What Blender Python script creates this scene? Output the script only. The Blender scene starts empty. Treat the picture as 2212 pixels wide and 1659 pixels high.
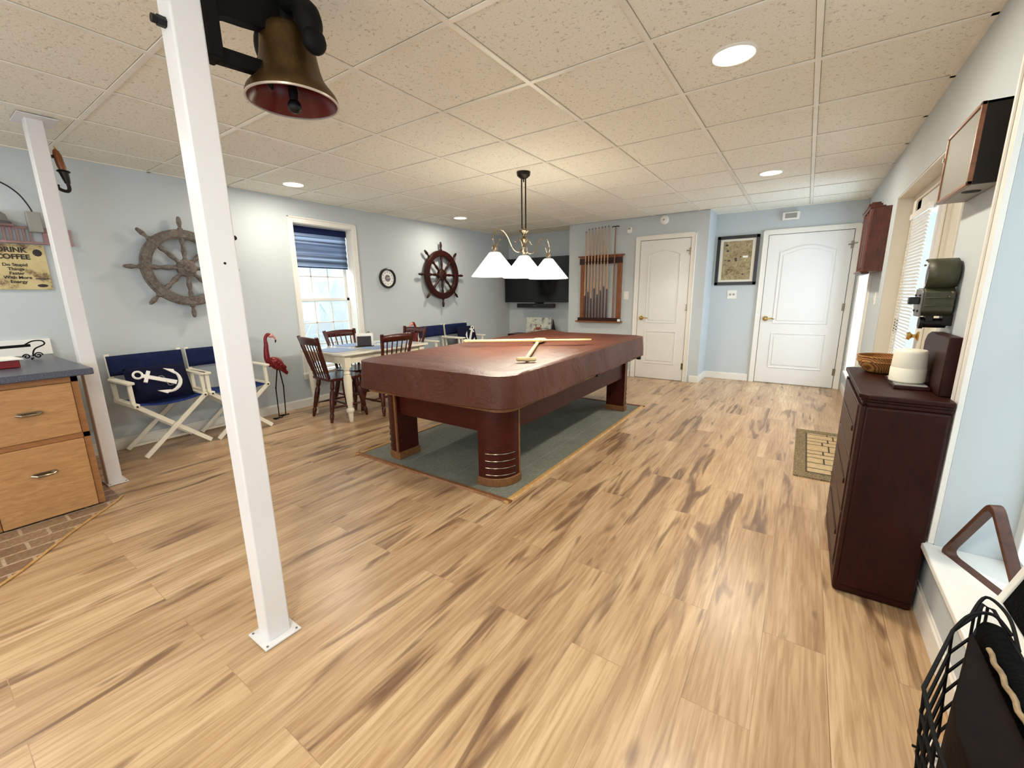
import bpy, bmesh, math, random
from mathutils import Vector, Matrix
random.seed(7)
PI = math.pi
SC = bpy.context.scene
COL = SC.collection

# ------------------------------------------------------------------ camera
CAMH = 1.2783
R0 = (0.8248128664833871, 0.5652546302367654, -0.013074336669818463)
R1 = (0.10776914878401056, -0.17987125743197405, -0.9777689611151554)
R2 = (-0.5550401299490226, 0.8050674094420529, -0.2092771377872746)
cd = bpy.data.cameras.new('camera')
cam = bpy.data.objects.new('camera', cd); COL.objects.link(cam)
cam.matrix_world = Matrix(((R0[0], -R1[0], -R2[0], 0), (R0[1], -R1[1], -R2[1], 0), (R0[2], -R1[2], -R2[2], CAMH), (0, 0, 0, 1)))
cd.sensor_width = 36.0; cd.lens = 908.194 / 2212 * 36; cd.clip_start = 0.02; cd.clip_end = 100
SC.camera = cam

# ------------------------------------------------------------------ world, exposure, lamps
SC.view_settings.view_transform = 'Standard'; SC.view_settings.look = 'None'
SC.view_settings.gamma = 1; SC.view_settings.use_curve_mapping = False
SC.view_settings.exposure = 0.7
SC.cycles.use_denoising = True
SC.cycles.max_bounces = 8; SC.cycles.diffuse_bounces = 5; SC.cycles.sample_clamp_indirect = 6
w = bpy.data.worlds.new('World'); SC.world = w; w.use_nodes = True
wn = w.node_tree.nodes; wl = w.node_tree.links
bg = wn['Background']; bg.inputs[0].default_value = (0.95, 0.98, 1.0, 1); bg.inputs[1].default_value = 2.4

def area(name, loc, rot, sx, sy, power, color):
    l = bpy.data.lights.new(name, 'AREA'); l.shape = 'RECTANGLE'; l.size = sx; l.size_y = sy
    l.energy = power; l.color = color
    o = bpy.data.objects.new(name, l); COL.objects.link(o); o.location = loc; o.rotation_euler = rot
    return o
DAY = (0.80, 0.86, 1.0); WARM = (1.0, 0.92, 0.78)
P_WIN = 34; P_CAN = 15; P_PEND = 12
# daylight just outside the windows (each behind its own glass); the last lamp is an added fill
area('daylight_left_window', (-5.25, 3.05, 2.45), (0, -PI/2 + .5, 0), 1.0, 1.6, P_WIN * 1.6, DAY)
area('daylight_front_window', (1.05, 1.55, 1.25), (0, PI/2, 0), 1.9, 1.3, P_WIN * 0.15, DAY)
area('daylight_door_glass', (1.05, 3.95, 1.15), (0, PI/2, 0), 1.8, 1.0, P_WIN * 0.3, DAY)
area('daylight_far_window', (1.05, 6.0, 1.25), (0, PI/2, 0), 1.8, 1.2, P_WIN * 0.9, DAY)
area('daylight_behind_viewer', (1.05, -1.4, 1.25), (0, PI/2, 0), 1.9, 1.6, P_WIN * 1.3, DAY)
area('fill_behind_camera', (-1.9, -3.22, 1.05), (PI/2 + .38, 0, PI), 3.2, 1.8, 110, (0.95, 0.97, 1.0))  # added fill lamp inside the room behind the camera; no doors there
CANS = [(-0.395, 2.406), (-0.392, 4.82), (-4.2, 2.42), (-4.16, 4.80), (-0.395, -0.3), (-4.2, -0.3), (-2.2, -1.5)]  # last three have no fixture: unseen, added to light the room behind the camera
def can_lamp(x, y, z):
    l = bpy.data.lights.new('ceiling_can_lamp', 'AREA'); l.shape = 'DISK'; l.size = 0.15
    l.energy = P_CAN * (.55 if x < -4 else 1); l.color = WARM
    o = bpy.data.objects.new('ceiling_can_lamp', l); COL.objects.link(o); o.location = (x, y, z)
    return o

# ------------------------------------------------------------------ materials
def lin(c):
    out = []
    for v in c[:3]:
        v = v / 255.0
        out.append(v / 12.92 if v <= 0.04045 else ((v + 0.055) / 1.055) ** 2.4)
    return (out[0], out[1], out[2], 1)
class Nt:
    def __init__(s, name):
        s.m = bpy.data.materials.new(name); s.m.use_nodes = True
        s.t = s.m.node_tree; s.n = s.t.nodes; s.l = s.t.links
        s.b = s.n['Principled BSDF']; s.out = s.n['Material Output']
    def add(s, typ, **kw):
        x = s.n.new(typ)
        for k, v in kw.items():
            if k.startswith('i_'):
                key = k[2:].replace('_', ' ')
                x.inputs[key].default_value = v
            else: setattr(x, k, v)
        return x
    def link(s, a, b): s.l.new(a, b)
    def coord(s, scale=(1, 1, 1), kind='Object', rot=(0, 0, 0)):
        tc = s.add('ShaderNodeTexCoord'); mp = s.add('ShaderNodeMapping')
        mp.inputs['Scale'].default_value = scale; mp.inputs['Rotation'].default_value = rot
        s.link(tc.outputs[kind], mp.inputs['Vector']); return mp.outputs[0]
    def noise(s, vec, scale, detail=3, rough=.5, dist=0):
        x = s.add('ShaderNodeTexNoise'); x.inputs['Scale'].default_value = scale
        x.inputs['Detail'].default_value = detail; x.inputs['Roughness'].default_value = rough
        x.inputs['Distortion'].default_value = dist
        if vec is not None: s.link(vec, x.inputs['Vector'])
        return x.outputs['Fac']
    def ramp(s, fac, stops):
        x = s.add('ShaderNodeValToRGB'); cr = x.color_ramp
        while len(cr.elements) < len(stops): cr.elements.new(.5)
        for e, (p, c) in zip(cr.elements, stops): e.position = p; e.color = c
        s.link(fac, x.inputs[0]); return x.outputs[0]
    def mix(s, fac, a, b, mode='MIX'):
        x = s.add('ShaderNodeMix', data_type='RGBA', blend_type=mode)
        for sock, v in ((x.inputs[0], fac), (x.inputs[6], a), (x.inputs[7], b)):
            if hasattr(v, 'links') or isinstance(v, bpy.types.NodeSocket): s.link(v, sock)
            else: sock.default_value = v
        return x.outputs[2]
    def math(s, op, a, b=0.0, clamp=False):
        x = s.add('ShaderNodeMath', operation=op); x.use_clamp = clamp
        for sock, v in ((x.inputs[0], a), (x.inputs[1], b)):
            if isinstance(v, bpy.types.NodeSocket): s.link(v, sock)
            else: sock.default_value = v
        return x.outputs[0]
    def bump(s, h, strength=.2, dist=.01):
        x = s.add('ShaderNodeBump'); x.inputs['Strength'].default_value = strength
        x.inputs['Distance'].default_value = dist
        s.link(h, x.inputs['Height']); s.link(x.outputs[0], s.b.inputs['Normal'])
    def color(s, c):
        if isinstance(c, bpy.types.NodeSocket): s.link(c, s.b.inputs['Base Color'])
        else: s.b.inputs['Base Color'].default_value = c
def simple(name, c, rough=.5, metal=0, vary=.06, vscale=6, bump=0, bscale=60, coat=0, spec=.5):
    k = Nt(name); v = k.coord(); c = lin(c)
    f = k.noise(v, vscale, 3)
    a = tuple(min(1, x * (1 - vary)) for x in c[:3]) + (1,); b = tuple(min(1, x * (1 + vary)) for x in c[:3]) + (1,)
    k.color(k.ramp(f, [(.3, a), (.7, b)]))
    k.b.inputs['Roughness'].default_value = rough; k.b.inputs['Metallic'].default_value = metal
    k.b.inputs['Coat Weight'].default_value = coat; k.b.inputs['Specular IOR Level'].default_value = spec
    if bump: k.bump(k.noise(v, bscale, 2), bump, .004)
    return k.m
def wood(name, c1, c2, rough=.4, scale=(3, 3, 25), coat=0, spec=.5, ns=3):
    k = Nt(name); v = k.coord(scale)
    f = k.noise(v, ns, 5, .6, 1.2)
    k.color(k.ramp(f, [(.3, lin(c1)), (.7, lin(c2))]))
    k.b.inputs['Roughness'].default_value = rough; k.b.inputs['Coat Weight'].default_value = coat
    k.b.inputs['Specular IOR Level'].default_value = spec
    k.bump(f, .08, .003); return k.m
def emit(name, c, strength):
    k = Nt(name); k.b.inputs['Base Color'].default_value = lin(c)
    k.b.inputs['Emission Color'].default_value = lin(c); k.b.inputs['Emission Strength'].default_value = strength
    k.b.inputs['Roughness'].default_value = .4; return k.m

MAT = {}
def m_floor():
    k = Nt('laminate_floor'); tc = k.add('ShaderNodeTexCoord')
    mp = k.add('ShaderNodeMapping'); mp.inputs['Rotation'].default_value = (0, 0, PI/2)
    k.link(tc.outputs['Object'], mp.inputs['Vector'])
    br = k.add('ShaderNodeTexBrick'); k.link(mp.outputs[0], br.inputs['Vector'])
    br.offset = .37; br.offset_frequency = 2
    br.inputs['Scale'].default_value = 1; br.inputs['Brick Width'].default_value = 1.22; br.inputs['Row Height'].default_value = .195
    br.inputs['Mortar Size'].default_value = .0012; br.inputs['Mortar Smooth'].default_value = .3; br.inputs['Bias'].default_value = 0
    br.inputs['Color1'].default_value = (0, 0, 0, 1); br.inputs['Color2'].default_value = (1, 1, 1, 1); br.inputs['Mortar'].default_value = (.5, .5, .5, 1)
    # per-plank offset of the grain
    sep = k.add('ShaderNodeSeparateColor'); k.link(br.outputs['Color'], sep.inputs[0])
    rnd = sep.outputs[0]
    cmb = k.add('ShaderNodeCombineXYZ'); k.link(k.math('MULTIPLY', rnd, 37.0), cmb.inputs[0]); k.link(k.math('MULTIPLY', rnd, 11.0), cmb.inputs[1]); k.link(k.math('MULTIPLY', rnd, 5.0), cmb.inputs[2])
    va = k.add('ShaderNodeVectorMath', operation='ADD'); k.link(tc.outputs['Object'], va.inputs[0]); k.link(cmb.outputs[0], va.inputs[1])
    def vec(sc):
        m2 = k.add('ShaderNodeMapping'); m2.inputs['Scale'].default_value = sc; m2.inputs['Rotation'].default_value = (0, 0, .05); k.link(va.outputs[0], m2.inputs['Vector']); return m2.outputs[0]
    base = k.ramp(k.noise(vec((5, .6, 1)), 1.6, 3, .5, .5), [(.28, lin((174, 143, 110))), (.5, lin((198, 167, 131))), (.72, lin((218, 191, 156)))])
    pl = k.ramp(rnd, [(0, lin((238, 232, 226))), (1, lin((255, 253, 248)))])
    base = k.mix(1.0, base, pl, 'MULTIPLY')
    fine = k.ramp(k.noise(vec((46, 2.2, 1)), 1.6, 3, .6, .5), [(.34, lin((206, 192, 176))), (.6, lin((255, 255, 255)))])
    base = k.mix(.7, base, fine, 'MULTIPLY')
    st = k.noise(vec((9.5, 1.25, 1)), 1.0, 2.5, .5, .9)
    stm = k.ramp(st, [(.57, (0, 0, 0, 1)), (.63, (.75, .75, .75, 1)), (.70, (1, 1, 1, 1))])
    gate = k.ramp(k.noise(vec((26, 2.2, 1)), 1.0, 3, .6, .8), [(.34, (.25, .25, .25, 1)), (.52, (1, 1, 1, 1))])
    stm = k.mix(1.0, stm, gate, 'MULTIPLY')
    col = k.mix(k.math('MULTIPLY', stm, .85), base, lin((98, 68, 50)))
    # knots
    vo = k.add('ShaderNodeTexVoronoi'); vo.inputs['Scale'].default_value = 1.0; k.link(vec((2.6, 1.3, 1)), vo.inputs['Vector'])
    kn = k.ramp(vo.outputs['Distance'], [(.03, (1, 1, 1, 1)), (.075, (0, 0, 0, 1))])
    col = k.mix(k.math('MULTIPLY', kn, .55), col, lin((120, 82, 56)))
    mort = k.ramp(br.outputs['Fac'], [(0, (1, 1, 1, 1)), (1, lin((150, 120, 95)))])
    col = k.mix(.3, col, mort, 'MULTIPLY')
    k.color(col); k.b.inputs['Roughness'].default_value = .31; k.b.inputs['Specular IOR Level'].default_value = .5
    k.bump(k.math('ADD', fine, 0), .05, .002)
    return k.m
MAT['floor'] = m_floor()
def m_ceiling():
    k = Nt('acoustic_tile'); v = k.coord()
    n1 = k.noise(v, 62, 3, .6, .5); n2 = k.noise(v, 160, 3, .6)
    pits = k.ramp(n1, [(.34, lin((160, 148, 122))), (.40, lin((238, 235, 220)))])
    fine = k.ramp(n2, [(.3, lin((222, 219, 206))), (.6, lin((248, 247, 238)))])
    k.color(k.mix(.45, pits, fine)); k.b.inputs['Roughness'].default_value = .95; k.b.inputs['Specular IOR Level'].default_value = .1
    k.bump(n1, .5, .006); return k.m
MAT['ceiling'] = m_ceiling()
MAT['grid'] = simple('painted_grid_metal', (238, 234, 222), .35)
MAT['wall'] = simple('pale_blue_wall_paint', (192, 199, 202), .7, vary=.02, vscale=1.5, bump=.05, bscale=300, spec=.3)
MAT['trim'] = simple('white_trim_paint', (232, 228, 220), .35, vary=.02)
MAT['cream'] = simple('cream_trim_paint', (222, 215, 200), .4, vary=.02)
MAT['post'] = simple('white_post_paint', (224, 222, 222), .35, vary=.03, vscale=3)
MAT['door'] = simple('white_door_paint', (226, 225, 222), .28, vary=.01)
MAT['white'] = simple('white_paint', (238, 236, 230), .4, vary=.02)
MAT['chairwhite'] = simple('white_chair_lacquer', (236, 230, 212), .4, vary=.05)
MAT['plastic'] = simple('white_plastic', (232, 230, 222), .4, vary=.01)
MAT['navy'] = simple('navy_canvas', (22, 32, 70), .85, vary=.18, vscale=30, bump=.3, bscale=400, spec=.2)
MAT['blue'] = simple('blue_canvas', (30, 50, 108), .85, vary=.15, vscale=30, bump=.3, bscale=400, spec=.2)
MAT['pillow'] = simple('dark_navy_pillow', (14, 18, 44), .9, vary=.2, vscale=30, spec=.2)
MAT['brass'] = simple('polished_brass', (206, 176, 112), .15, 1, vary=.05)
MAT['nickel'] = simple('brushed_nickel', (150, 140, 122), .25, 1, vary=.04)
MAT['bronze'] = simple('dark_bronze', (34, 26, 20), .4, .6, vary=.1)
MAT['black'] = simple('black_metal', (16, 14, 13), .45, .3, vary=.1)
MAT['blackplastic'] = simple('black_plastic', (12, 12, 13), .3, vary=.05)
MAT['iron'] = simple('black_cast_iron', (7, 6, 5), .7, 0, vary=.2, spec=.2, bump=.2)
MAT['mahog'] = wood('mahogany', (34, 9, 5), (56, 16, 9), .4, (4, 4, 30), spec=.3)
MAT['mahog2'] = wood('dark_mahogany_cabinet', (32, 8, 4), (50, 14, 7), .45, (4, 4, 1.5), coat=0, spec=.2, ns=6)
MAT['pool'] = wood('billiard_mahogany', (48, 12, 6), (74, 22, 11), .4, (3, 3, 14), spec=.25)
MAT['poolx'] = wood('billiard_trim_wood', (106, 68, 38), (140, 94, 54), .4, (8, 8, 8))
MAT['chairwood'] = wood('cherry_chair_wood', (48, 15, 9), (82, 30, 18), .3, (6, 6, 40), coat=.15, spec=.3)
MAT['rackwood'] = wood('oak_rack_wood', (104, 54, 20), (146, 84, 36), .35, (8, 8, 3), ns=5)
MAT['cabwood'] = wood('oak_cabinet_wood', (156, 112, 68), (184, 138, 90), .4, (1.5, 2, 14), ns=4)
MAT['cabwood2'] = wood('oak_cabinet_frame', (132, 84, 44), (158, 108, 62), .4, (2, 2, 14), ns=4)
MAT['triwood'] = wood('walnut_triangle', (66, 38, 26), (96, 58, 38), .5, (8, 8, 8))
MAT['paddle'] = wood('pale_pine', (214, 186, 128), (236, 212, 160), .45, (10, 10, 10), ns=2)
MAT['wheelgrey'] = None
def m_weather():
    k = Nt('weathered_wood'); v = k.coord((1, 1, 1))
    f = k.noise(v, 28, 6, .7, 1.0)
    k.color(k.ramp(f, [(.3, lin((74, 62, 54))), (.5, lin((104, 94, 86))), (.68, lin((134, 126, 118)))]))
    k.b.inputs['Roughness'].default_value = .75; k.bump(f, .4, .004); return k.m
MAT['wheelgrey'] = m_weather()
def m_vinyl():
    k = Nt('brown_vinyl_cover'); v = k.coord()
    f = k.noise(v, 2.2, 4, .6, .6)
    k.color(k.ramp(f, [(.3, lin((74, 36, 24))), (.7, lin((96, 52, 37)))]))
    k.b.inputs['Roughness'].default_value = .45; k.b.inputs['Specular IOR Level'].default_value = .4
    h = k.math('ADD', k.noise(v, 3.2, 5, .62, 1.6), k.math('MULTIPLY', k.noise(v, 120, 2), .08))
    k.bump(h, .55, .03); return k.m
MAT['vinyl'] = m_vinyl()
def m_carpet():
    k = Nt('slate_green_carpet'); v = k.coord()
    f = k.noise(v, 130, 3, .7)
    base = k.ramp(f, [(.3, lin((94, 98, 90))), (.7, lin((148, 148, 134)))])
    big = k.ramp(k.noise(v, 3, 3), [(.3, lin((225, 225, 225))), (.7, lin((255, 255, 255)))])
    k.color(k.mix(1, base, big, 'MULTIPLY')); k.b.inputs['Roughness'].default_value = .95
    k.bump(f, .6, .004); return k.m
MAT['carpet'] = m_carpet()
def m_brickfloor():
    k = Nt('brick_vinyl_floor'); v = k.coord((1, 1, 1), rot=(0, 0, PI/2 + .0))
    br = k.add('ShaderNodeTexBrick'); k.link(v, br.inputs['Vector'])
    br.inputs['Scale'].default_value = 1; br.inputs['Brick Width'].default_value = .19; br.inputs['Row Height'].default_value = .115
    br.inputs['Mortar Size'].default_value = .008; br.inputs['Mortar Smooth'].default_value = .3
    br.inputs['Color1'].default_value = lin((140, 112, 90)); br.inputs['Color2'].default_value = lin((168, 142, 116)); br.inputs['Mortar'].default_value = lin((206, 186, 160))
    n = k.ramp(k.noise(v, 60, 4, .7), [(.3, lin((190, 180, 170))), (.7, (1, 1, 1, 1))])
    k.color(k.mix(1, br.outputs['Color'], n, 'MULTIPLY')); k.b.inputs['Roughness'].default_value = .4
    return k.m
MAT['brick'] = m_brickfloor()
def m_speckle():
    k = Nt('slate_blue_laminate'); v = k.coord(); f = k.noise(v, 160, 3, .8)
    k.color(k.ramp(f, [(.35, lin((50, 54, 66))), (.6, lin((86, 90, 104))), (.72, lin((128, 130, 140)))]))
    k.b.inputs['Roughness'].default_value = .35; return k.m
MAT['laminate'] = m_speckle()
def m_glass(name, tint=(240, 248, 250), gl=.12):
    k = Nt(name); k.n.remove(k.b)
    tr = k.add('ShaderNodeBsdfTransparent'); tr.inputs[0].default_value = lin(tint)
    g = k.add('ShaderNodeBsdfGlossy'); g.inputs['Roughness'].default_value = .02
    mx = k.add('ShaderNodeMixShader'); mx.inputs[0].default_value = gl
    k.link(tr.outputs[0], mx.inputs[1]); k.link(g.outputs[0], mx.inputs[2]); k.link(mx.outputs[0], k.out.inputs[0]); return k.m
MAT['glass'] = m_glass('window_glass', gl=.06)
def m_fabric_shade():
    k = Nt('blue_striped_shade'); k.n.remove(k.b); v = k.coord((.3, .3, 26))
    f = k.noise(v, 1.0, 3, .6)
    c = k.ramp(f, [(.3, lin((66, 76, 94))), (.5, lin((132, 148, 170))), (.68, lin((204, 214, 226)))])
    d = k.add('ShaderNodeBsdfDiffuse'); t = k.add('ShaderNodeBsdfTranslucent')
    k.link(c, d.inputs[0]); k.link(c, t.inputs[0])
    mx = k.add('ShaderNodeMixShader'); mx.inputs[0].default_value = .45
    k.link(d.outputs[0], mx.inputs[1]); k.link(t.outputs[0], mx.inputs[2]); k.link(mx.outputs[0], k.out.inputs[0]); return k.m
MAT['shade'] = m_fabric_shade()
def m_wicker():
    k = Nt('woven_cane'); v = k.coord()
    wv = k.add('ShaderNodeTexWave'); wv.wave_type = 'BANDS'; wv.bands_direction = 'DIAGONAL'; wv.inputs['Scale'].default_value = 75; wv.inputs['Distortion'].default_value = 2.5
    wv.inputs['Detail'].default_value = 2
    k.link(v, wv.inputs['Vector'])
    k.color(k.ramp(wv.outputs['Fac'], [(.2, lin((120, 72, 34))), (.6, lin((188, 132, 72)))]))
    k.b.inputs['Roughness'].default_value = .5; k.bump(wv.outputs['Fac'], .6, .004); return k.m
MAT['wicker'] = m_wicker()
MAT['flamingo'] = simple('painted_red_metal', (122, 22, 28), .3, .2, vary=.35, vscale=40, bump=.6, bscale=60)
MAT['flampink'] = simple('pale_pink_metal', (214, 150, 140), .4, .1, vary=.2, vscale=30)
MAT['bellout'] = simple('aged_gold_bronze', (78, 56, 24), .42, .55, vary=.3, vscale=14, bump=.3, bscale=120)
MAT['bellin'] = simple('red_enamel', (92, 8, 12), .25, 0, vary=.08)
MAT['lip'] = simple('worn_bright_lip', (214, 200, 186), .3, .5)
MAT['olive'] = simple('olive_drab_paint', (62, 62, 44), .5, .1, vary=.12, vscale=20, bump=.2)
MAT['greymetal'] = simple('grey_metal', (120, 118, 120), .45, .4, vary=.1)
MAT['darkred'] = wood('red_mahogany', (56, 18, 8), (104, 42, 20), .4, (10, 10, 2), coat=.1, ns=5)
MAT['display'] = simple('dark_case_wood', (24, 17, 13), .6, vary=.15, spec=.25)
MAT['copper'] = wood('cherry_edge', (104, 62, 34), (140, 88, 52), .35, (6, 6, 6))
MAT['caseglass'] = simple('grey_frosted_panel', (122, 120, 108), .55, 0, vary=.03)
MAT['greypaint'] = simple('grey_painted_underside', (150, 148, 142), .5)
MAT['ceramic'] = simple('cream_stoneware', (232, 226, 208), .55, vary=.03, vscale=5, bump=.15, bscale=30)
MAT['screen'] = simple('tv_screen', (9, 9, 10), .12, 0, vary=.02)
MAT['tvframe'] = simple('tv_bezel', (14, 14, 15), .35)
MAT['placemat'] = simple('blue_grey_placemat', (132, 148, 178), .8, vary=.06, vscale=60)
MAT['tabletop'] = simple('glossy_white_tabletop', (224, 220, 206), .15, vary=.02, coat=.3)
MAT['tablewhite'] = simple('cream_white_table_paint', (226, 218, 196), .4, vary=.03)
MAT['naplace'] = simple('dark_openwork_metal', (52, 46, 48), .6, .2, vary=.4, vscale=60)
MAT['paper'] = simple('white_paper', (240, 238, 232), .7)
MAT['redbox'] = simple('red_box_card', (120, 14, 22), .5)
MAT['bridgewood'] = wood('brown_stick', (110, 66, 36), (148, 98, 58), .35, (8, 8, 3))
MAT['cuelight'] = wood('maple_cue', (176, 132, 96), (206, 166, 128), .35, (10, 10, 2))
MAT['cuedark'] = wood('dark_cue_butt', (58, 24, 16), (92, 44, 28), .3, (10, 10, 2))
MAT['tip'] = simple('dark_cue_tip', (40, 34, 32), .6)
MAT['mauve'] = simple('mauve_painted_wood', (160, 126, 124), .6, vary=.1)
MAT['felt'] = simple('grey_felt', (140, 140, 136), .9, vary=.1)
MAT['fabricblack'] = simple('black_fur_fabric', (12, 13, 12), .95, vary=.5, vscale=60, bump=1, bscale=120, spec=.05)
MAT['fabricbrown'] = simple('dark_brown_leather', (22, 13, 9), .75, vary=.3, vscale=30, bump=.3, spec=.1)
MAT['tan'] = simple('tan_rope', (150, 126, 96), .8, vary=.3, vscale=60)
MAT['sign'] = None
def m_sign():
    k = Nt('aged_yellow_sign'); v = k.coord(); f = k.noise(v, 9, 5, .7)
    k.color(k.ramp(f, [(.36, lin((120, 98, 72))), (.46, lin((196, 178, 128))), (.75, lin((212, 196, 150)))]))
    k.b.inputs['Roughness'].default_value = .6; return k.m
MAT['sign'] = m_sign()
MAT['ink'] = simple('dark_ink', (48, 42, 36), .7)
MAT['ground'] = simple('pale_concrete', (210, 208, 202), .9)
MAT['siding'] = simple('white_siding', (226, 228, 228), .6)
MAT['matborder'] = None
def m_mat_stone():
    k = Nt('tan_printed_rubber'); v = k.coord(); f = k.noise(v, 50, 4, .7)
    k.color(k.ramp(f, [(.3, lin((168, 144, 108))), (.7, lin((198, 176, 138)))])); k.b.inputs['Roughness'].default_value = .9; return k.m
def m_mat_border():
    k = Nt('olive_scrolled_rubber'); v = k.coord(); f = k.noise(v, 60, 3, .6, 3)
    k.color(k.ramp(f, [(.44, lin((74, 64, 44))), (.54, lin((146, 128, 96)))])); k.b.inputs['Roughness'].default_value = .9; return k.m
MAT['matstone'] = m_mat_stone(); MAT['matborder'] = m_mat_border()
MAT['matjoint'] = simple('dark_mat_joint', (70, 58, 42), .9)
def m_map():
    k = Nt('antique_map_print'); v = k.coord(); f = k.noise(v, 14, 6, .65, 1.2)
    g = k.noise(v, 26, 3, .6, 2)
    line = k.ramp(g, [(.475, (1, 1, 1, 1)), (.497, (.28, .22, .13, 1)), (.52, (1, 1, 1, 1))])
    base = k.ramp(f, [(.34, lin((120, 100, 62))), (.5, lin((160, 142, 104))), (.7, lin((184, 168, 130)))])
    k.color(k.mix(.8, base, line, 'MULTIPLY')); k.b.inputs['Roughness'].default_value = .5; return k.m
MAT['map'] = m_map()
def m_beach():
    k = Nt('painted_beach_canvas'); v = k.coord((1, 1, 2)); f = k.noise(v, 8, 4, .6)
    k.color(k.ramp(f, [(.38, lin((90, 104, 104))), (.48, lin((186, 190, 180))), (.7, lin((222, 218, 200)))])); return k.m
MAT['beach'] = m_beach()
MAT['crab'] = simple('rust_red_paint', (140, 66, 44), .6)
MAT['lampglass'] = emit('lit_frosted_glass', (255, 246, 224), 3.6)
MAT['canlens'] = emit('lit_can_lens', (255, 244, 214), 7.0)
MAT['edging'] = wood('tan_edging', (176, 132, 78), (206, 164, 104), .4, (6, 6, 6))
MAT['greyout'] = simple('grey_block_wall', (196, 198, 200), .8)
MAT['edge_shade'] = simple('painted_tile_edge_shade', (158, 146, 120), .9)

# ------------------------------------------------------------------ mesh helpers
class MB:
    """collects shapes, then links them as ONE mesh object"""
    def __init__(s): s.bm = bmesh.new()
    def _add(s, verts, faces, mtx=None):
        vs = [s.bm.verts.new(mtx @ Vector(v) if mtx is not None else Vector(v)) for v in verts]
        for f in faces:
            try: s.bm.faces.new([vs[i] for i in f])
            except ValueError: pass
        return s
    def box(s, a, b, mtx=None):
        x0, y0, z0 = [min(p, q) for p, q in zip(a, b)]; x1, y1, z1 = [max(p, q) for p, q in zip(a, b)]
        v = [(x0, y0, z0), (x1, y0, z0), (x1, y1, z0), (x0, y1, z0), (x0, y0, z1), (x1, y0, z1), (x1, y1, z1), (x0, y1, z1)]
        return s._add(v, [(0, 3, 2, 1), (4, 5, 6, 7), (0, 1, 5, 4), (1, 2, 6, 5), (2, 3, 7, 6), (3, 0, 4, 7)], mtx)
    def cbox(s, c, size, mtx=None):
        return s.box([c[i] - size[i] / 2 for i in range(3)], [c[i] + size[i] / 2 for i in range(3)], mtx)
    def bar(s, p0, p1, w, h, up=(0, 0, 1), w1=None, h1=None):
        p0 = Vector(p0); p1 = Vector(p1); d = (p1 - p0).normalized(); u = Vector(up)
        sd = d.cross(u)
        if sd.length < 1e-4: sd = d.cross(Vector((1, 0, 0)))
        sd.normalize(); u = sd.cross(d).normalized(); w1 = w if w1 is None else w1; h1 = h if h1 is None else h1
        v = []
        for p, ww, hh in ((p0, w, h), (p1, w1, h1)):
            for a, b in ((-1, -1), (1, -1), (1, 1), (-1, 1)): v.append(p + sd * a * ww / 2 + u * b * hh / 2)
        return s._add(v, [(0, 1, 2, 3), (7, 6, 5, 4), (0, 4, 5, 1), (1, 5, 6, 2), (2, 6, 7, 3), (3, 7, 4, 0)])
    def lathe(s, prof, seg=24, mtx=None, cap=True):
        """prof: list of (r, z); revolve about local z"""
        v = []; f = []
        for r, z in prof:
            for i in range(seg):
                a = 2 * PI * i / seg; v.append((r * math.cos(a), r * math.sin(a), z))
        n = len(prof)
        for j in range(n - 1):
            for i in range(seg):
                k = (i + 1) % seg
                f.append((j * seg + i, j * seg + k, (j + 1) * seg + k, (j + 1) * seg + i))
        if cap:
            f.append(tuple(range(seg - 1, -1, -1))); f.append(tuple((n - 1) * seg + i for i in range(seg)))
        return s._add(v, f, mtx)
    def rod(s, p0, p1, prof, seg=12):
        """turned rod from p0 to p1; prof = [(t, r)]"""
        p0 = Vector(p0); p1 = Vector(p1); L = (p1 - p0).length
        q = Vector((0, 0, 1)).rotation_difference((p1 - p0).normalized()).to_matrix().to_4x4()
        return s.lathe([(r, t * L) for t, r in prof], seg, Matrix.Translation(p0) @ q)
    def cyl(s, p0, p1, r, r1=None, seg=16): return s.rod(p0, p1, [(0, r), (1, r if r1 is None else r1)], seg)
    def tube(s, pts, r, seg=8, closed=False, cap=True):
        pts = [Vector(p) for p in pts]; n = len(pts); rr = r if isinstance(r, (list, tuple)) else [r] * n
        v = []; prev = None
        for i, p in enumerate(pts):
            a = pts[(i - 1) % n] if (closed or i) else p; b = pts[(i + 1) % n] if (closed or i < n - 1) else p
            d = (b - a).normalized()
            if prev is None:
                u = d.cross(Vector((0, 0, 1)));
                if u.length < 1e-3: u = d.cross(Vector((1, 0, 0)))
            else:
                u = prev - d * prev.dot(d)
                if u.length < 1e-6: u = d.cross(Vector((0, 0, 1)))
            u.normalize(); prev = u; w_ = d.cross(u)
            for k in range(seg):
                t = 2 * PI * k / seg; v.append(p + (u * math.cos(t) + w_ * math.sin(t)) * rr[i])
        f = []
        for j in range(n if closed else n - 1):
            j2 = (j + 1) % n
            for k in range(seg):
                k2 = (k + 1) % seg; f.append((j * seg + k, j * seg + k2, j2 * seg + k2, j2 * seg + k))
        if not closed and cap: f.append(tuple(range(seg - 1, -1, -1))); f.append(tuple((n - 1) * seg + k for k in range(seg)))
        return s._add(v, f)
    def prism(s, poly, d0, d1, plane='xy', mtx=None):
        """2D polygon extruded between d0 and d1 along the third axis"""
        def P(a, b, c):
            return {'xy': (a, b, c), 'xz': (a, c, b), 'yz': (c, a, b)}[plane]
        n = len(poly); v = [P(a, b, d0) for a, b in poly] + [P(a, b, d1) for a, b in poly]
        f = [tuple(range(n - 1, -1, -1)), tuple(range(n, 2 * n))] + [(i, (i + 1) % n, n + (i + 1) % n, n + i) for i in range(n)]
        return s._add(v, f, mtx)
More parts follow.
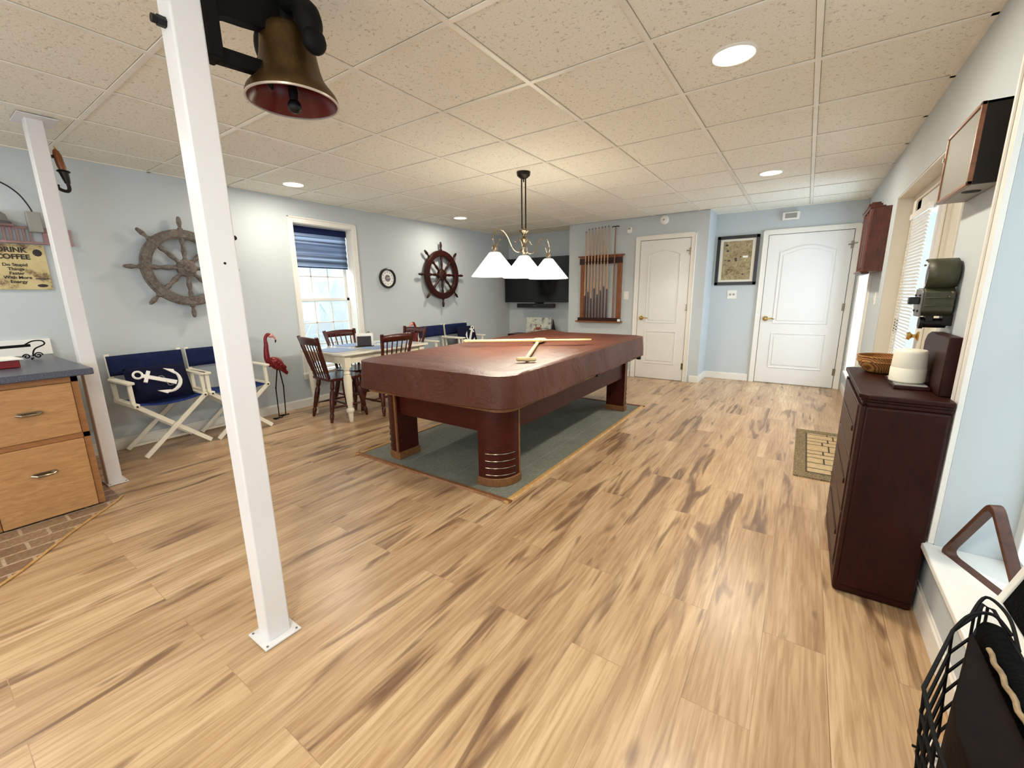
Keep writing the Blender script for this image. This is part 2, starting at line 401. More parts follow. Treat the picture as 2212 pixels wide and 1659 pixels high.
    def ring(s, ro, ri, z0, z1, seg=48, mtx=None):
        v = []; f = []
        for r, z in ((ro, z0), (ro, z1), (ri, z1), (ri, z0)):
            for i in range(seg):
                a = 2 * PI * i / seg; v.append((r * math.cos(a), r * math.sin(a), z))
        for j in range(4):
            for i in range(seg):
                k = (i + 1) % seg; j2 = (j + 1) % 4
                f.append((j * seg + i, j * seg + k, j2 * seg + k, j2 * seg + i))
        return s._add(v, f, mtx)
    def sphere(s, c, r, seg=16, sc=(1, 1, 1), mtx=None):
        pr = [(max(1e-4, math.sin(PI * i / (seg // 2))) * r, -math.cos(PI * i / (seg // 2)) * r) for i in range(seg // 2 + 1)]
        m = Matrix.Translation(c) @ Matrix.Diagonal((sc[0], sc[1], sc[2], 1))
        return s.lathe(pr, seg, (mtx @ m) if mtx is not None else m, cap=True)
    def grid(s, fn, nu, nv, closed_u=False):
        v = [fn(i / (nu if closed_u else nu - 1), j / (nv - 1)) for j in range(nv) for i in range(nu)]
        f = []
        for j in range(nv - 1):
            for i in range(nu if closed_u else nu - 1):
                k = (i + 1) % nu; f.append((j * nu + i, j * nu + k, (j + 1) * nu + k, (j + 1) * nu + i))
        return s._add(v, f)
    def build(s, name, mat, parent=None, loc=(0, 0, 0), rot=(0, 0, 0), bevel=0, label=None, sharp=.7, solid=0, subsurf=0, weld=False):
        if weld: bmesh.ops.remove_doubles(s.bm, verts=s.bm.verts, dist=1e-4)
        bmesh.ops.recalc_face_normals(s.bm, faces=s.bm.faces)
        me = bpy.data.meshes.new(name); s.bm.to_mesh(me); s.bm.free()
        me.polygons.foreach_set('use_smooth', [True] * len(me.polygons))
        me.set_sharp_from_angle(angle=sharp)
        o = bpy.data.objects.new(name, me); COL.objects.link(o)
        me.materials.append(MAT[mat] if isinstance(mat, str) else mat)
        o.parent = parent; o.location = loc; o.rotation_euler = rot
        if solid:
            md = o.modifiers.new('s', 'SOLIDIFY'); md.thickness = solid; md.offset = 0
        if bevel:
            md = o.modifiers.new('b', 'BEVEL'); md.width = bevel; md.segments = 2; md.limit_method = 'ANGLE'; md.angle_limit = .7
        if subsurf:
            md = o.modifiers.new('u', 'SUBSURF'); md.levels = subsurf; md.render_levels = subsurf
        if label: o['label'] = label
        return o
def tag(o, label, cat, group=None):
    o['label'] = label; o['category'] = cat
    if group: o['group'] = group
    return o
def thing(name, label, cat, loc=(0, 0, 0), rotz=0, group=None, rot=None):
    o = bpy.data.objects.new(name, None); COL.objects.link(o); o.empty_display_size = .05
    o.location = loc; o.rotation_euler = rot if rot is not None else (0, 0, rotz)
    return tag(o, label, cat, group)
def struct(o): o['kind'] = 'structure'; return o
def structroot(name, loc=(0, 0, 0)):
    o = bpy.data.objects.new(name, None); COL.objects.link(o); o.location = loc; o['kind'] = 'structure'; return o
def dup(root, loc, rotz, label, group=None):
    r = root.copy(); COL.objects.link(r); r.location = loc; r.rotation_euler = (0, 0, rotz); r['label'] = label
    if group: r['group'] = group
    for ch in list(root.children):
        c = ch.copy(); COL.objects.link(c); c.parent = r
        for g in list(ch.children):
            d = g.copy(); COL.objects.link(d); d.parent = c
    return r
def text(body, size, mat, parent, loc, rot, name='lettering', depth=.001, align='CENTER', bold=0):
    cu = bpy.data.curves.new(name, 'FONT'); cu.body = body; cu.size = size; cu.extrude = depth
    cu.align_x = align; cu.align_y = 'CENTER'; cu.offset = bold
    t = bpy.data.objects.new('tmp', cu)
    me = bpy.data.meshes.new_from_object(t); me.name = name
    o = bpy.data.objects.new(name, me); COL.objects.link(o); me.materials.clear(); me.materials.append(MAT[mat])
    o.parent = parent; o.location = loc; o.rotation_euler = rot
    bpy.data.objects.remove(t); bpy.data.curves.remove(cu)
    return o
def roundrect(w, h, r, n=5, cx=0, cy=0):
    pts = []
    for sx, sy, a0 in ((1, -1, -PI/2), (1, 1, 0), (-1, 1, PI/2), (-1, -1, PI)):
        for i in range(n + 1):
            a = a0 + PI/2 * i / n
            pts.append((cx + sx * (w/2 - r) + r * math.cos(a), cy + sy * (h/2 - r) + r * math.sin(a)))
    return pts

# ------------------------------------------------------------------ room shell
XL, XR, Y1, Y2, ZC = -4.768, 0.508, 6.349, 6.861, 2.3433
YB = -3.3
CX0, CX1 = -3.222, -1.162      # closet block between TV alcove and recess

struct(MB().box((XL - .4, YB - .4, -.12), (XR + .4, Y2 + .3, 0)).build('floor', 'floor'))
struct(MB().box((XL - .4, YB - .4, ZC), (XR + .4, Y2 + .3, ZC + .12)).build('ceiling', 'ceiling'))
ceil_obj = bpy.data.objects['ceiling']
# suspended grid: T-bars every 0.61 m
g = MB(); gx0, gy0 = -1.294, 1.464
k = -6
while gx0 + k * .61 < XR:
    x = gx0 + k * .61
    if x > XL: g.box((x - .012, YB, ZC - .0068), (x + .012, Y2, ZC + .002))
    k += 1
k = -8
while gy0 + k * .61 < Y2:
    y = gy0 + k * .61
    if y > YB: g.box((XL, y - .012, ZC - .006), (XR, y + .012, ZC + .002))
    k += 1
g.box((XL, YB, ZC - .006), (XL + .022, Y2, ZC)); g.box((XR - .022, YB, ZC - .006), (XR, Y2, ZC))
g.box((CX0, Y1 - .022, ZC - .006), (CX1, Y1, ZC)); g.box((CX1, Y2 - .022, ZC - .006), (XR, Y2, ZC))
struct(g.build('ceiling_grid', 'grid', ceil_obj))
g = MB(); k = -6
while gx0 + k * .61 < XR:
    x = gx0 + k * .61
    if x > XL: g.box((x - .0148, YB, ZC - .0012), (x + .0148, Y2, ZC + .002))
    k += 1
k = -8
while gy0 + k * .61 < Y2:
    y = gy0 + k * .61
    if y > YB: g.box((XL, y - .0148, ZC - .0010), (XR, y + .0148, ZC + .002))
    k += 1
struct(g.build('tile_edge_shade', 'edge_shade', ceil_obj))  # dark strips along the tees paint in the shadow line at tile edges

def wall_x(name, x0, x1, ys, openings, mat='wall'):
    """wall slab parallel to Y between x0 and x1 with rectangular openings (y0,y1,z0,z1)"""
    b = MB(); cuts = sorted({ys[0], ys[1], *[o[0] for o in openings], *[o[1] for o in openings]})
    for a, c in zip(cuts, cuts[1:]):
        op = [o for o in openings if o[0] <= a + 1e-6 and o[1] >= c - 1e-6]
        if not op: b.box((x0, a, 0), (x1, c, ZC))
        else:
            if op[0][2] > 0: b.box((x0, a, 0), (x1, c, op[0][2]))
            b.box((x0, a, op[0][3]), (x1, c, ZC))
    return struct(b.build(name, mat))
W1 = (2.68, 3.42, .40, 2.085)        # left window opening
WN = (.95, 2.11, .29, 2.08)         # big front niche window
WD = (2.65, 4.60, 0, 1.97)          # exterior door recess
WF = (5.52, 6.55, .27, 2.02)        # far right window
WB = (-2.2, -.7, .29, 2.08)
wall_x('wall_left', XL - .25, XL, (YB, Y2), [W1])
wall_x('wall_right', XR, XR + .26, (YB, Y2), [WB, WN, WD, WF])
struct(MB().box((XL - .25, Y2, 0), (XR + .26, Y2 + .15, ZC)).build('wall_back', 'wall'))
struct(MB().box((XL - .25, YB - .15, 0), (XR + .26, YB, ZC)).build('wall_rear', 'wall'))
struct(MB().box((CX0, Y1, 0), (CX1, Y2 - .001, ZC - .001)).build('wall_closet', 'wall'))
# inner skin of the exterior door recess
struct(MB().box((.66, 2.65, 0), (.75, 3.40, 1.97)).build('wall_recess', 'wall'))
# off-white reveals of the door recess
struct(MB().box((XR + .003, 4.592, 0), (.66, 4.5995, 1.965)).box((XR + .003, 2.652, 1.962), (.66, 4.5995, 1.9695)).build('trim_1', 'cream'))

def base(name, a, b, inward, h=.088, t=.013):
    """baseboard from a to b (2D); inward = unit vector into the room"""
    m = MB(); (ax, ay), (bx, by) = a, b; ix, iy = inward
    m.box((min(ax, bx, ax + ix * t, bx + ix * t), min(ay, by, ay + iy * t, by + iy * t), 0), (max(ax, bx, ax + ix * t, bx + ix * t), max(ay, by, ay + iy * t, by + iy * t), h))
    t2 = t * .5
    m.box((min(ax, bx, ax + ix * t2, bx + ix * t2), min(ay, by, ay + iy * t2, by + iy * t2), h), (max(ax, bx, ax + ix * t2, bx + ix * t2), max(ay, by, ay + iy * t2, by + iy * t2), h + .012))
    return struct(m.build(name, 'trim', bevel=.002))
base('baseboard_left', (XL, .62), (XL, Y2), (1, 0))
base('baseboard_alcove', (XL, Y2), (CX0, Y2), (0, -1))
base('baseboard_closet', (CX0, Y1), (-2.155, Y1), (0, -1))
base('baseboard_closet_end', (-1.275, Y1), (CX1 + .013, Y1), (0, -1))
base('baseboard_closet_side', (CX1, Y1), (CX1, Y2), (1, 0))
base('baseboard_back', (CX1, Y2), (-.583, Y2), (0, -1))
base('baseboard_right_far', (XR, 4.68), (XR, Y2), (-1, 0))
base('baseboard_right', (XR, 0.2), (XR, 2.57), (-1, 0), h=.095)

# kitchen brick floor and its threshold strip
struct(MB().prism([(-3.60, .64), (-3.53, .60), (-3.26, .35), (-2.99, .14), (-2.66, -.18), (-1.9, -.95), (-1.9, YB), (XL, YB), (XL, .64)], .0005, .003).build('floor_kitchen', 'brick'))
m = MB(); pts = [(-3.60, .65), (-3.53, .605), (-3.26, .355), (-2.99, .145), (-2.66, -.175), (-1.9, -.945)]
for a, b in zip(pts, pts[1:]): m.bar((a[0], a[1], .005), (b[0], b[1], .005), .014, .007)
struct(m.build('trim_2', 'edging', bevel=.002))

# ---- casing helper: flat moulding round a rectangle, lying on a wall
def casing(m, u0, u1, v0, v1, w, put, bottom=True, t=.018):
    """put(u0,v0,u1,v1,d0,d1) places a board"""
    put(m, u0 - w, v0 - (w if bottom else 0), u0, v1 + w, 0, t); put(m, u1, v0 - (w if bottom else 0), u1 + w, v1 + w, 0, t)
    put(m, u0, v1, u1, v1 + w, 0, t)
    put(m, u0 - w, v0 - (w if bottom else 0), u0 - w + .014, v1 + w, t, t + .008); put(m, u1 + w - .014, v0 - (w if bottom else 0), u1 + w, v1 + w, t, t + .008)
    put(m, u0 - w, v1 + w - .014, u1 + w, v1 + w, t, t + .008)
    if bottom: put(m, u0, v0 - w, u1, v0, 0, t)
def put_left(m, u0, v0, u1, v1, d0, d1): m.box((XL + d0, u0, v0), (XL + d1, u1, v1))
def put_right(m, u0, v0, u1, v1, d0, d1): m.box((XR - d1, u0, v0), (XR - d0, u1, v1))

def sash(m, x, y0, y1, z0, z1, fw=.035, t=.03):
    m.box((x, y0, z0), (x + t, y0 + fw, z1)); m.box((x, y1 - fw, z0), (x + t, y1, z1))
    m.box((x, y0, z0), (x + t, y1, z0 + fw)); m.box((x, y0, z1 - fw), (x + t, y1, z1))
# ---- window 1 (left wall)
w1 = structroot('window_1')
y0, y1, z0, z1 = W1
m = MB(); casing(m, y0, y1, z0, z1, .062, put_left, bottom=False)
m.box((XL - .001, y0 - .075, z0 - .022), (XL + .045, y1 + .075, z0)); m.box((XL, y0 - .062, z0 - .075), (XL + .016, y1 + .062, z0 - .022))
m.build('window_casing', 'trim', w1, bevel=.002)
m = MB(); xg = XL - .17
m.box((xg, y0, z0), (XL - .001, y0 + .008, z1)); m.box((xg, y1 - .008, z0), (XL - .001, y1, z1)); m.box((xg, y0, z1 - .008), (XL - .001, y1, z1)); m.box((xg, y0, z0), (XL - .001, y1, z0 + .008))
m.build('window_jamb', 'trim', w1)
zm = 1.24
for nm, x, a, b in (('upper_sash', xg - .03, zm - .02, z1 - .01), ('lower_sash', xg, z0 + .01, zm + .02)):
    m = MB(); sash(m, x, y0 + .008, y1 - .008, a, b)
    for i in (1, 2):
        yy = y0 + .04 + (y1 - y0 - .08) * i / 3; m.box((x + .008, yy - .008, a), (x + .02, yy + .008, b))
        zz = a + .035 + (b - a - .07) * i / 3; m.box((x + .008, y0 + .01, zz - .008), (x + .02, y1 - .01, zz + .008))
    f = m.build(nm, 'white', w1, bevel=.002)
    MB().box((x + .012, y0 + .02, a + .02), (x + .015, y1 - .02, b - .02)).build('glass_pane', 'glass', f)
# roman shade
rs = thing('roman_shade', 'blue striped fabric shade pulled halfway down the left wall window', 'window shade', (XL - .10, 0, 0))
ya, yb = y0 + .014, y1 - .014
MB().box((-.03, ya, 2.0), (.012, yb, 2.07)).build('headrail', 'navy', rs, bevel=.002)
def shf(u, v):
    z = 2.0 - v * .38; return (-.01 + .010 * math.sin(v * PI * 5) ** 2, ya + (yb - ya) * u, z)
MB().grid(shf, 8, 50).build('shade_panel', 'shade', rs, solid=.002)
MB().cyl((.004, ya + .01, 1.618), (.004, yb - .01, 1.618), .007).build('bottom_bar', 'navy', rs)

# ---- windows in the right wall (deep reveals)
def right_window(name, wo, xg):
    y0, y1, z0, z1 = wo; r = structroot(name)
    m = MB(); sash(m, xg, y0, y1, z0 + .02, z1, .05, .04); zc = (z0 + z1) / 2
    m.box((xg, y0, zc - .025), (xg + .035, y1, zc + .025)); m.build('window_frame', 'white', r, bevel=.003)
    m = MB(); m.prism([(XR - .036, y0 - .07), (XR - .036, y1 + .04), (XR - .0005, y1 + .04), (XR - .0005, y1 - .0005), (xg, y1 - .0005), (xg, y0 + .0005), (XR - .0005, y0 + .0005), (XR - .0005, y0 - .07)], z0 + .001, z0 + .024, 'xy')
    m.build('window_sill', 'white', r, bevel=.004)
    MB().box((xg + .018, y0 + .03, z0 + .04), (xg + .022, y1 - .03, z1 - .03)).build('glass_pane', 'glass', r)
    m = MB(); casing(m, y0, y1, z0 + .025, z1, .056, put_right, bottom=False); m.build('window_casing', 'trim', r, bevel=.002)
    return r
right_window('window_2', WN, .70); right_window('window_3', WF, .70); right_window('window_4', WB, .70)

# ---- interior panel doors
def panel_door(name, x0, x1, y, ztop, cas=.062, panels=None, knob=None, hinge='r', leaf_lab=None):
    """door on a wall facing -Y at plane y, leaf x0..x1"""
    r = structroot(name)
    leaf = MB().box((x0, y - .012, .008), (x1, y + .0, ztop)).build('door_leaf', 'door', r, bevel=.002)
    def path(a, b, c, d, arch):
        if not arch: return [(a, c), (b, c), (b, d), (a, d)]
        pts = [(a, c), (b, c), (b, d)]; n = 14
        for i in range(1, n): u = i / n; pts.append((b + (a - b) * u, d + arch * math.sin(PI * u) ** 1.3))
        pts.append((a, d)); return pts
    for a, b, c, d, arch in panels:
        pth = path(a, b, c, d, arch)
        MB().tube([(u, y - .0125, v) for u, v in pth], .0085, 8, closed=True).build('panel_moulding', 'door', leaf)
        k = .035; ph = path(a + k, b - k, c + k, d - k, arch * .92 if arch else 0)
        MB().prism(ph, y - .018, y - .011, 'xz').build('raised_panel', 'door', leaf, bevel=.004)
    m = MB()
    def put(m, u0, v0, u1, v1, d0, d1): m.box((u0, y - d1, v0), (u1, y - d0, v1))
    casing(m, x0 - .006, x1 + .006, 0, ztop + .006, cas, put, bottom=False, t=.02); m.build('door_casing', 'trim', r, bevel=.002)
    m = MB(); m.box((x0 - .005, y - .006, 0), (x0, y, ztop)); m.box((x1, y - .006, 0), (x1 + .005, y, ztop)); m.box((x0, y - .006, ztop), (x1, y, ztop + .005)); m.build('door_gap', 'blackplastic', r)
    kx, kz = knob
    m = MB(); m.rod((kx, y - .012, kz), (kx, y - .05, kz), [(0, .034), (.12, .034), (.3, .018), (1, .014)], 20)
    m.tube([(kx, y - .05, kz), (kx + .03, y - .056, kz + .002), (kx + .07, y - .055, kz + .008), (kx + .105, y - .05, kz - .004)], [.012, .011, .009, .007], 10)
    m.sphere((kx, y - .05, kz), .019, 14)
    m.build('door_handle', 'brass', leaf)
    for hz in (ztop - .18, ztop * .53, .22):
        m = MB(); m.cyl((x1 + .003, y - .02, hz - .045), (x1 + .003, y - .02, hz + .045), .008, seg=10); m.box((x1 - .02, y - .0145, hz - .045), (x1 + .003, y - .012, hz + .045))
        m.build('hinge', 'nickel', r)
    return r
panel_door('door_1', -2.062, -1.373, Y1, 2.0, panels=[(-1.935, -1.50, .84, 1.80, .055), (-1.935, -1.50, .24, .71, 0)], knob=(-2.005, .905))
panel_door('door_2', -.495, .405, Y2, 2.0, panels=[(-.345, .255, .84, 1.775, .075), (-.345, .255, .23, .70, 0)], knob=(-.437, .90))
m = MB().cyl((-1.42, Y1 - .03, 1.83), (-1.37, Y1 - .03, 1.83), .006).cyl((-1.37, Y1 - .03, 1.81), (-1.37, Y1 - .012, 1.81), .006); m.build('door_stop', 'nickel', bpy.data.objects['door_1'])
m = MB().cyl((.36, Y2 - .03, 1.82), (.45, Y2 - .03, 1.84), .006).cyl((.405, Y2 - .03, 1.81), (.405, Y2 - .012, 1.81), .006); m.build('door_stop', 'nickel', bpy.data.objects['door_2'])

# ---- exterior door with full glass in the right wall recess
d3 = structroot('door_3'); X3 = .612
m = MB(); L0, L1, T3 = 3.56, 4.47, 1.91
m.box((X3, L0, .01), (X3 + .045, L0 + .13, T3)); m.box((X3, L1 - .13, .01), (X3 + .045, L1, T3)); m.box((X3, L0, .01), (X3 + .045, L1, .28)); m.box((X3, L0, T3 - .13), (X3 + .045, L1, T3))
leaf3 = m.build('door_leaf', 'door', d3, bevel=.003)
MB().box((X3 + .02, L0 + .12, .27), (X3 + .025, L1 - .12, T3 - .12)).build('glass_pane', 'glass', leaf3)
m = MB()
for a, b in ((L0 + .12, L0 + .14), (L1 - .14, L1 - .12)): m.box((X3 - .012, a, .27), (X3 + .002, b, T3 - .12))
m.box((X3 - .012, L0 + .12, T3 - .14), (X3 + .002, L1 - .12, T3 - .12)); m.box((X3 - .012, L0 + .12, .27), (X3 + .002, L1 - .12, .29))
m.build('glass_moulding', 'door', leaf3, bevel=.003)
m = MB(); m.box((X3 - .01, L0 - .07, 0), (.66, L0 - .004, 1.962)); m.box((X3 - .01, L1 + .004, 0), (.66, 4.592, 1.962)); m.box((X3 - .01, L0, T3 + .005), (.66, L1, 1.962)); m.box((X3 + .01, 3.30, 0), (.66, L0 - .07, 1.962)); m.box((X3 - .022, L0 - .075, 0), (X3 - .01, L0 - .06, 1.962))
m.build('door_casing', 'cream', d3, bevel=.003)
m = MB(); m.rod((X3, L0 + .075, .985), (X3 - .06, L0 + .075, .985), [(0, .03), (.15, .03), (.3, .012), (.55, .012), (.75, .027), (1, .02)], 18); m.build('door_knob', 'brass', leaf3)
for hz in (1.70, 1.0, .3):
    m = MB(); m.box((X3 - .006, L1 - .035, hz - .05), (X3 + .0, L1 + .03, hz + .05)); m.cyl((X3 - .01, L1 + .002, hz - .05), (X3 - .01, L1 + .002, hz + .05), .008, seg=10); m.build('hinge', 'nickel', d3)
bl = thing('mini_blind', 'white slatted mini blind hanging over the glass of the side door', 'window blind', (X3 - .028, 0, 0))
MB().box((-.014, 3.79, 1.77), (.012, 4.40, 1.81)).build('headrail', 'white', bl, bevel=.002)
m = MB(); z = 1.755
while z > .30:
    m.bar((0, 3.795, z), (0, 4.395, z), .024, .0012, up=(1, 0, .75)); z -= .0225
m.build('slats', 'white', bl)
MB().box((-.010, 3.79, .275), (.010, 4.40, .295)).build('bottom_rail', 'white', bl, bevel=.002)
m = MB()
for y in (3.87, 4.32): m.cyl((.0, y, .29), (.0, y, 1.77), .001, seg=6)
m.build('ladder_cord', 'white', bl)

# ---- outdoors seen through the left window: white deck framing
struct(MB().box((-14, -6, -.35), (10, 14, -.15)).build('ground', 'ground'))
dk = thing('deck_screen', 'white timber deck framing with crossed braces outside the left window', 'deck framing', (-6.3, 3.2, -.15))
m = MB()
for y in (-2.6, -1.3, 0, 1.3, 2.6, 3.9): m.box((-.05, y - .05, 0), (.05, y + .05, 2.7))
m.build('post', 'siding', dk)
m = MB()
for z in (.35, .8, 1.25, 1.7, 2.15, 2.6): m.box((-.03, -2.7, z - .05), (.03, 4.0, z + .05))
m.build('rail', 'siding', dk)
m = MB()
for i, y in enumerate((-2.6, -1.3, 0, 1.3, 2.6)):
    m.bar((.06, y, .15), (.06, y + 1.3, 2.5), .02, .10, up=(0, 1, 0)); m.bar((.09, y + 1.3, .15), (.09, y, 2.5), .02, .10, up=(0, 1, 0))
m.build('brace', 'siding', dk)
struct(MB().box((-8.2, -4, -.15), (-8.0, 12, 2.6)).build('wall_exterior', 'greyout'))
struct(MB().box((2.3, -4, -.15), (2.45, 9, 2.9)).build('wall_daylight_block', 'greyout'))  # unseen wall, added to keep sky light off the right window reveals

# ------------------------------------------------------------------ billiard table, its cover and the carpet inlay
ri = thing('floor_carpet_inlay', 'slate green carpet inlay in wood edging under the billiard table', 'carpet inlay', (-2.16, 3.325, 0))
hw, hl = .745, 1.34
MB().box((-hw + .01, -hl + .01, 0), (hw - .01, hl - .01, .004)).build('carpet', 'carpet', ri)
for sx in (-1, 1): MB().prism([(sx * (hw - .012), .004), (sx * (hw - .012), .012), (sx * (hw + .012), .012), (sx * (hw + .022), .0005)], -hl - .03, hl + .03, 'xz').build('side_edging', 'edging', ri)
for sy in (-1, 1): MB().prism([(sy * (hl - .012), .004), (sy * (hl - .012), .0125), (sy * (hl + .012), .0125), (sy * (hl + .022), .0005)], -hw - .03, hw + .03, 'yz').build('end_edging', 'bridgewood', ri)
for x in (-.28, .2, .56): MB().box((x - .002, -hl + .02, .004), (x + .002, hl - .02, .0046)).build('seam', 'felt', ri)

TX, TY = -2.122, 3.315
pt = thing('billiard_table', 'large mahogany billiard table on four thick legs in mid room', 'billiard table', (TX, TY, 0))
lx, ly = .605, 1.235       # outer faces of legs
m = MB()
for sy in (-1, 1): m.box((-lx + .08, sy * (ly - .035), .37), (lx - .08, sy * (ly - .075), .64))
for sx in (-1, 1): m.box((sx * (lx - .03), -ly + .08, .37), (sx * (lx - .07), ly - .08, .64))
m.build('apron', 'pool', pt, bevel=.004)
m = MB(); m.prism(roundrect(1.24, 2.60, .12), .60, .70, 'xy'); m.build('rail_body', 'pool', pt, bevel=.01)
m = MB(); m.prism(roundrect(1.24, 2.60, .12), .70, .765, 'xy'); m.build('slate_bed', 'felt', pt)
def legprof(sx, sy, r=.165, w=.205, d=.205, inset=0, n=12):
    """plan outline, outer corner rounded"""
    x1 = sx * (lx - inset); y1_ = sy * (ly - inset); x0 = sx * (lx - w + inset); y0_ = sy * (ly - d + inset)
    pts = [(x0, y0_), (x0, y1_)]
    rr = r - inset * .5
    cx, cy = x1 - sx * rr, y1_ - sy * rr
    for i in range(n + 1):
        a = PI/2 * i / n; pts.append((cx + sx * rr * math.sin(a), cy + sy * rr * math.cos(a)))
    pts.append((x1, y0_)); return pts
m = MB(); m.prism(roundrect(1.365, 2.795, .12), .552, .600, 'xy'); m.build('rail_trim', 'poolx', pt, bevel=.004, loc=(-.033, .09, 0), rot=(0, 0, .02))
for sx in (-1, 1):
    for sy in (-1, 1):
        lg = MB().prism(legprof(sx, sy), .06, .552, 'xy').build('leg', 'pool', pt, bevel=.004)
        MB().prism(legprof(sx, sy, inset=-.008), .004, .062, 'xy').build('foot', 'poolx', lg, bevel=.004)
        for z in (.085, .135, .185, .235):
            pr = legprof(sx, sy, inset=-.0025)[3:-2]
            MB().tube([(a, b, z) for a, b in pr], .0035, 6).build('metal_ring', 'nickel', lg)
        x1 = sx * (lx - .205 + .008); y1_ = sy * (ly + .003)
        if not (sx > 0 and sy < 0): MB().box((x1 - .008, y1_ - .012, .06), (x1 + .008, y1_, .55)).build('corner_bead', 'poolx', lg)
        x1 = sx * (lx + .003); y1_ = sy * (ly - .205 + .008)
        MB().box((x1 - .012, y1_ - .008, .06), (x1, y1_ + .008, .55)).build('corner_bead', 'poolx', lg)
m = MB()
m.cyl((lx + .01, .18, .565), (lx + .055, .18, .565), .028); m.build('pocket_iron', 'black', pt)
MB().cyl((lx + .02, 1.34, .56), (lx + .06, 1.34, .56), .02).build('pocket_iron', 'black', pt)
# vinyl cover: rounded rectangle skirt with a slightly sagging top
cv_w, cv_l, cv_r = 1.43, 2.86, .14
def outline(t, w, l, r):
    pts = roundrect(w, l, r, 7); n = len(pts)
    # arc-length sampling
    seg = [math.dist(pts[i], pts[(i + 1) % n]) for i in range(n)]; L = sum(seg); d = (t % 1) * L
    for i in range(n):
        if d <= seg[i]:
            a, b = pts[i], pts[(i + 1) % n]; u = d / seg[i]; return (a[0] + (b[0] - a[0]) * u, a[1] + (b[1] - a[1]) * u)
        d -= seg[i]
    return pts[0]
rn = random.Random(3)
ph = [rn.uniform(0, 6.28) for _ in range(8)]
def ripple(x, y): return (math.sin(x * 7 + y * 3 + ph[0]) * .4 + math.sin(y * 9 - x * 4 + ph[1]) * .35 + math.sin(y * 17 + x * 11 + ph[2]) * .25)
def coverf(u, v):
    # v: 0 = hem, .55 = top edge, 1 = centre
    if v < .5:
        s_ = v / .5; x, y = outline(u, cv_w, cv_l, cv_r)
        k = 1 + .012 * (1 - s_) ; wv = math.sin(u * 2 * PI * 26 + ph[3]) * .5 + math.sin(u * 2 * PI * 43 + ph[4]) * .5 + math.sin(u * 2 * PI * 9 + ph[5])
        nrm = Vector((x / cv_w * 2, y / cv_l * 2, 0)); nrm = Vector((math.copysign(abs(nrm.x) ** 6, nrm.x), math.copysign(abs(nrm.y) ** 6, nrm.y), 0))
        if nrm.length > 1e-6: nrm.normalize()
        off = wv * .006 * (1 - s_) * math.sin(PI * min(1, .25 + .75 * (1 - s_)))
        if x > .5: off += (1 - s_) * (.020 * math.exp(-((y - .80) / .05) ** 2) - .014 * math.exp(-((y - .93) / .06) ** 2) + .016 * math.exp(-((y - 1.08) / .05) ** 2) + .010 * math.exp(-((y + .35) / .04) ** 2) - .008 * math.exp(-((y + .2) / .06) ** 2) + .012 * math.exp(-((y - .30) / .05) ** 2))
        return (x * k + nrm.x * off, y * k + nrm.y * off, .578 + .008 * math.sin(u * 2 * PI * 7 + 1) * (1 - s_) + s_ * .215)
    s_ = (v - .5) / .5; k = 1 - s_ ** .9 * .999
    x, y = outline(u, cv_w * 1, cv_l, cv_r); x *= k; y *= k
    z = .793 + .030 * math.exp(-((x + .50) / .13) ** 2 - ((y - 1.36) / .10) ** 2) + .010 * math.sin(min(1, s_ * 9) * PI) * .6 - .012 * min(1, s_ * 3) + .004 * ripple(x, y) * min(1, s_ * 4)
    return (x, y, z)
cvr = MB().grid(coverf, 240, 56, closed_u=True).build('table_cover', 'vinyl', None, (TX - .033, TY + .090, 0), (0, 0, .02), solid=.003, sharp=1.2)
tag(cvr, 'brown fitted vinyl cover drawn over the billiard table', 'table cover')
# fold standing up at the far left edge of the cover
def foldf(u, v):
    x = -.62 + u * .62; y = 1.30 - .18 * u - .03 * math.sin(v * PI); return (x, y, .786 + .028 * math.sin(v * PI) * (1 - u) ** .7)
# paddles crossed on the cover
def paddle(label, p0, p1, z, kind):
    p0 = Vector((p0[0], p0[1], 0)); p1 = Vector((p1[0], p1[1], 0)); d = p1 - p0; L = d.length
    t = thing('wooden_paddle', label, 'paddle', (p0.x, p0.y, z), math.atan2(d.y, d.x), 'paddles crossed on the billiard table')
    bl_ = .48 if kind else .40
    m = MB(); m.rod((0.03, 0, 0), (L - bl_ + .04, 0, 0), [(0, .014), (.5, .0155), (.9, .015), (1, .013)], 12); m.build('shaft', 'paddle', t)
    wd = .062 if kind == 0 else .036
    n = 10; up = []; x0 = L - bl_
    prof = [(0, .012), (.12, .016), (.3, .8 * wd), (.55, wd), (.85, wd), (.96, wd * .8), (1, wd * .45)] if kind == 0 else [(0, .013), (.15, .020), (.4, .8 * wd), (.65, wd), (.85, wd * .85), (1, .012)]
    poly = [(x0 + a * bl_, b) for a, b in prof] + [(x0 + a * bl_, -b) for a, b in reversed(prof)]
    m = MB(); m.prism(poly, -.007, .007, 'xy'); b_ = m.build('blade', 'paddle', t, bevel=.004)
    if kind == 0:
        m = MB()
        for o in (-.018, .008, .026): m.box((L - .17, o - .002, .0072), (L - .01, o + .002, .008))
        m.build('painted_line', 'bronze', b_)
        m = MB(); m.cyl((.02, -.06, 0), (.02, .06, 0), .015); m.sphere((.02, .06, 0), .016, 10); m.sphere((.02, -.06, 0), .016, 10); m.build('handle', 'paddle', t)
    else:
        m = MB(); m.sphere((.012, 0, 0), .024, 12, (1.1, 1, .8)); m.build('handle', 'paddle', t)
    return t
paddle('wooden paddle with a T-shaped grip, lying underneath on the brown cover', (-1.64, 2.56), (-2.31, 3.90), .808, 0)
paddle('long slim wooden paddle lying on top across the other paddle', (-2.72, 3.13), (-1.69, 3.83), .832, 1)

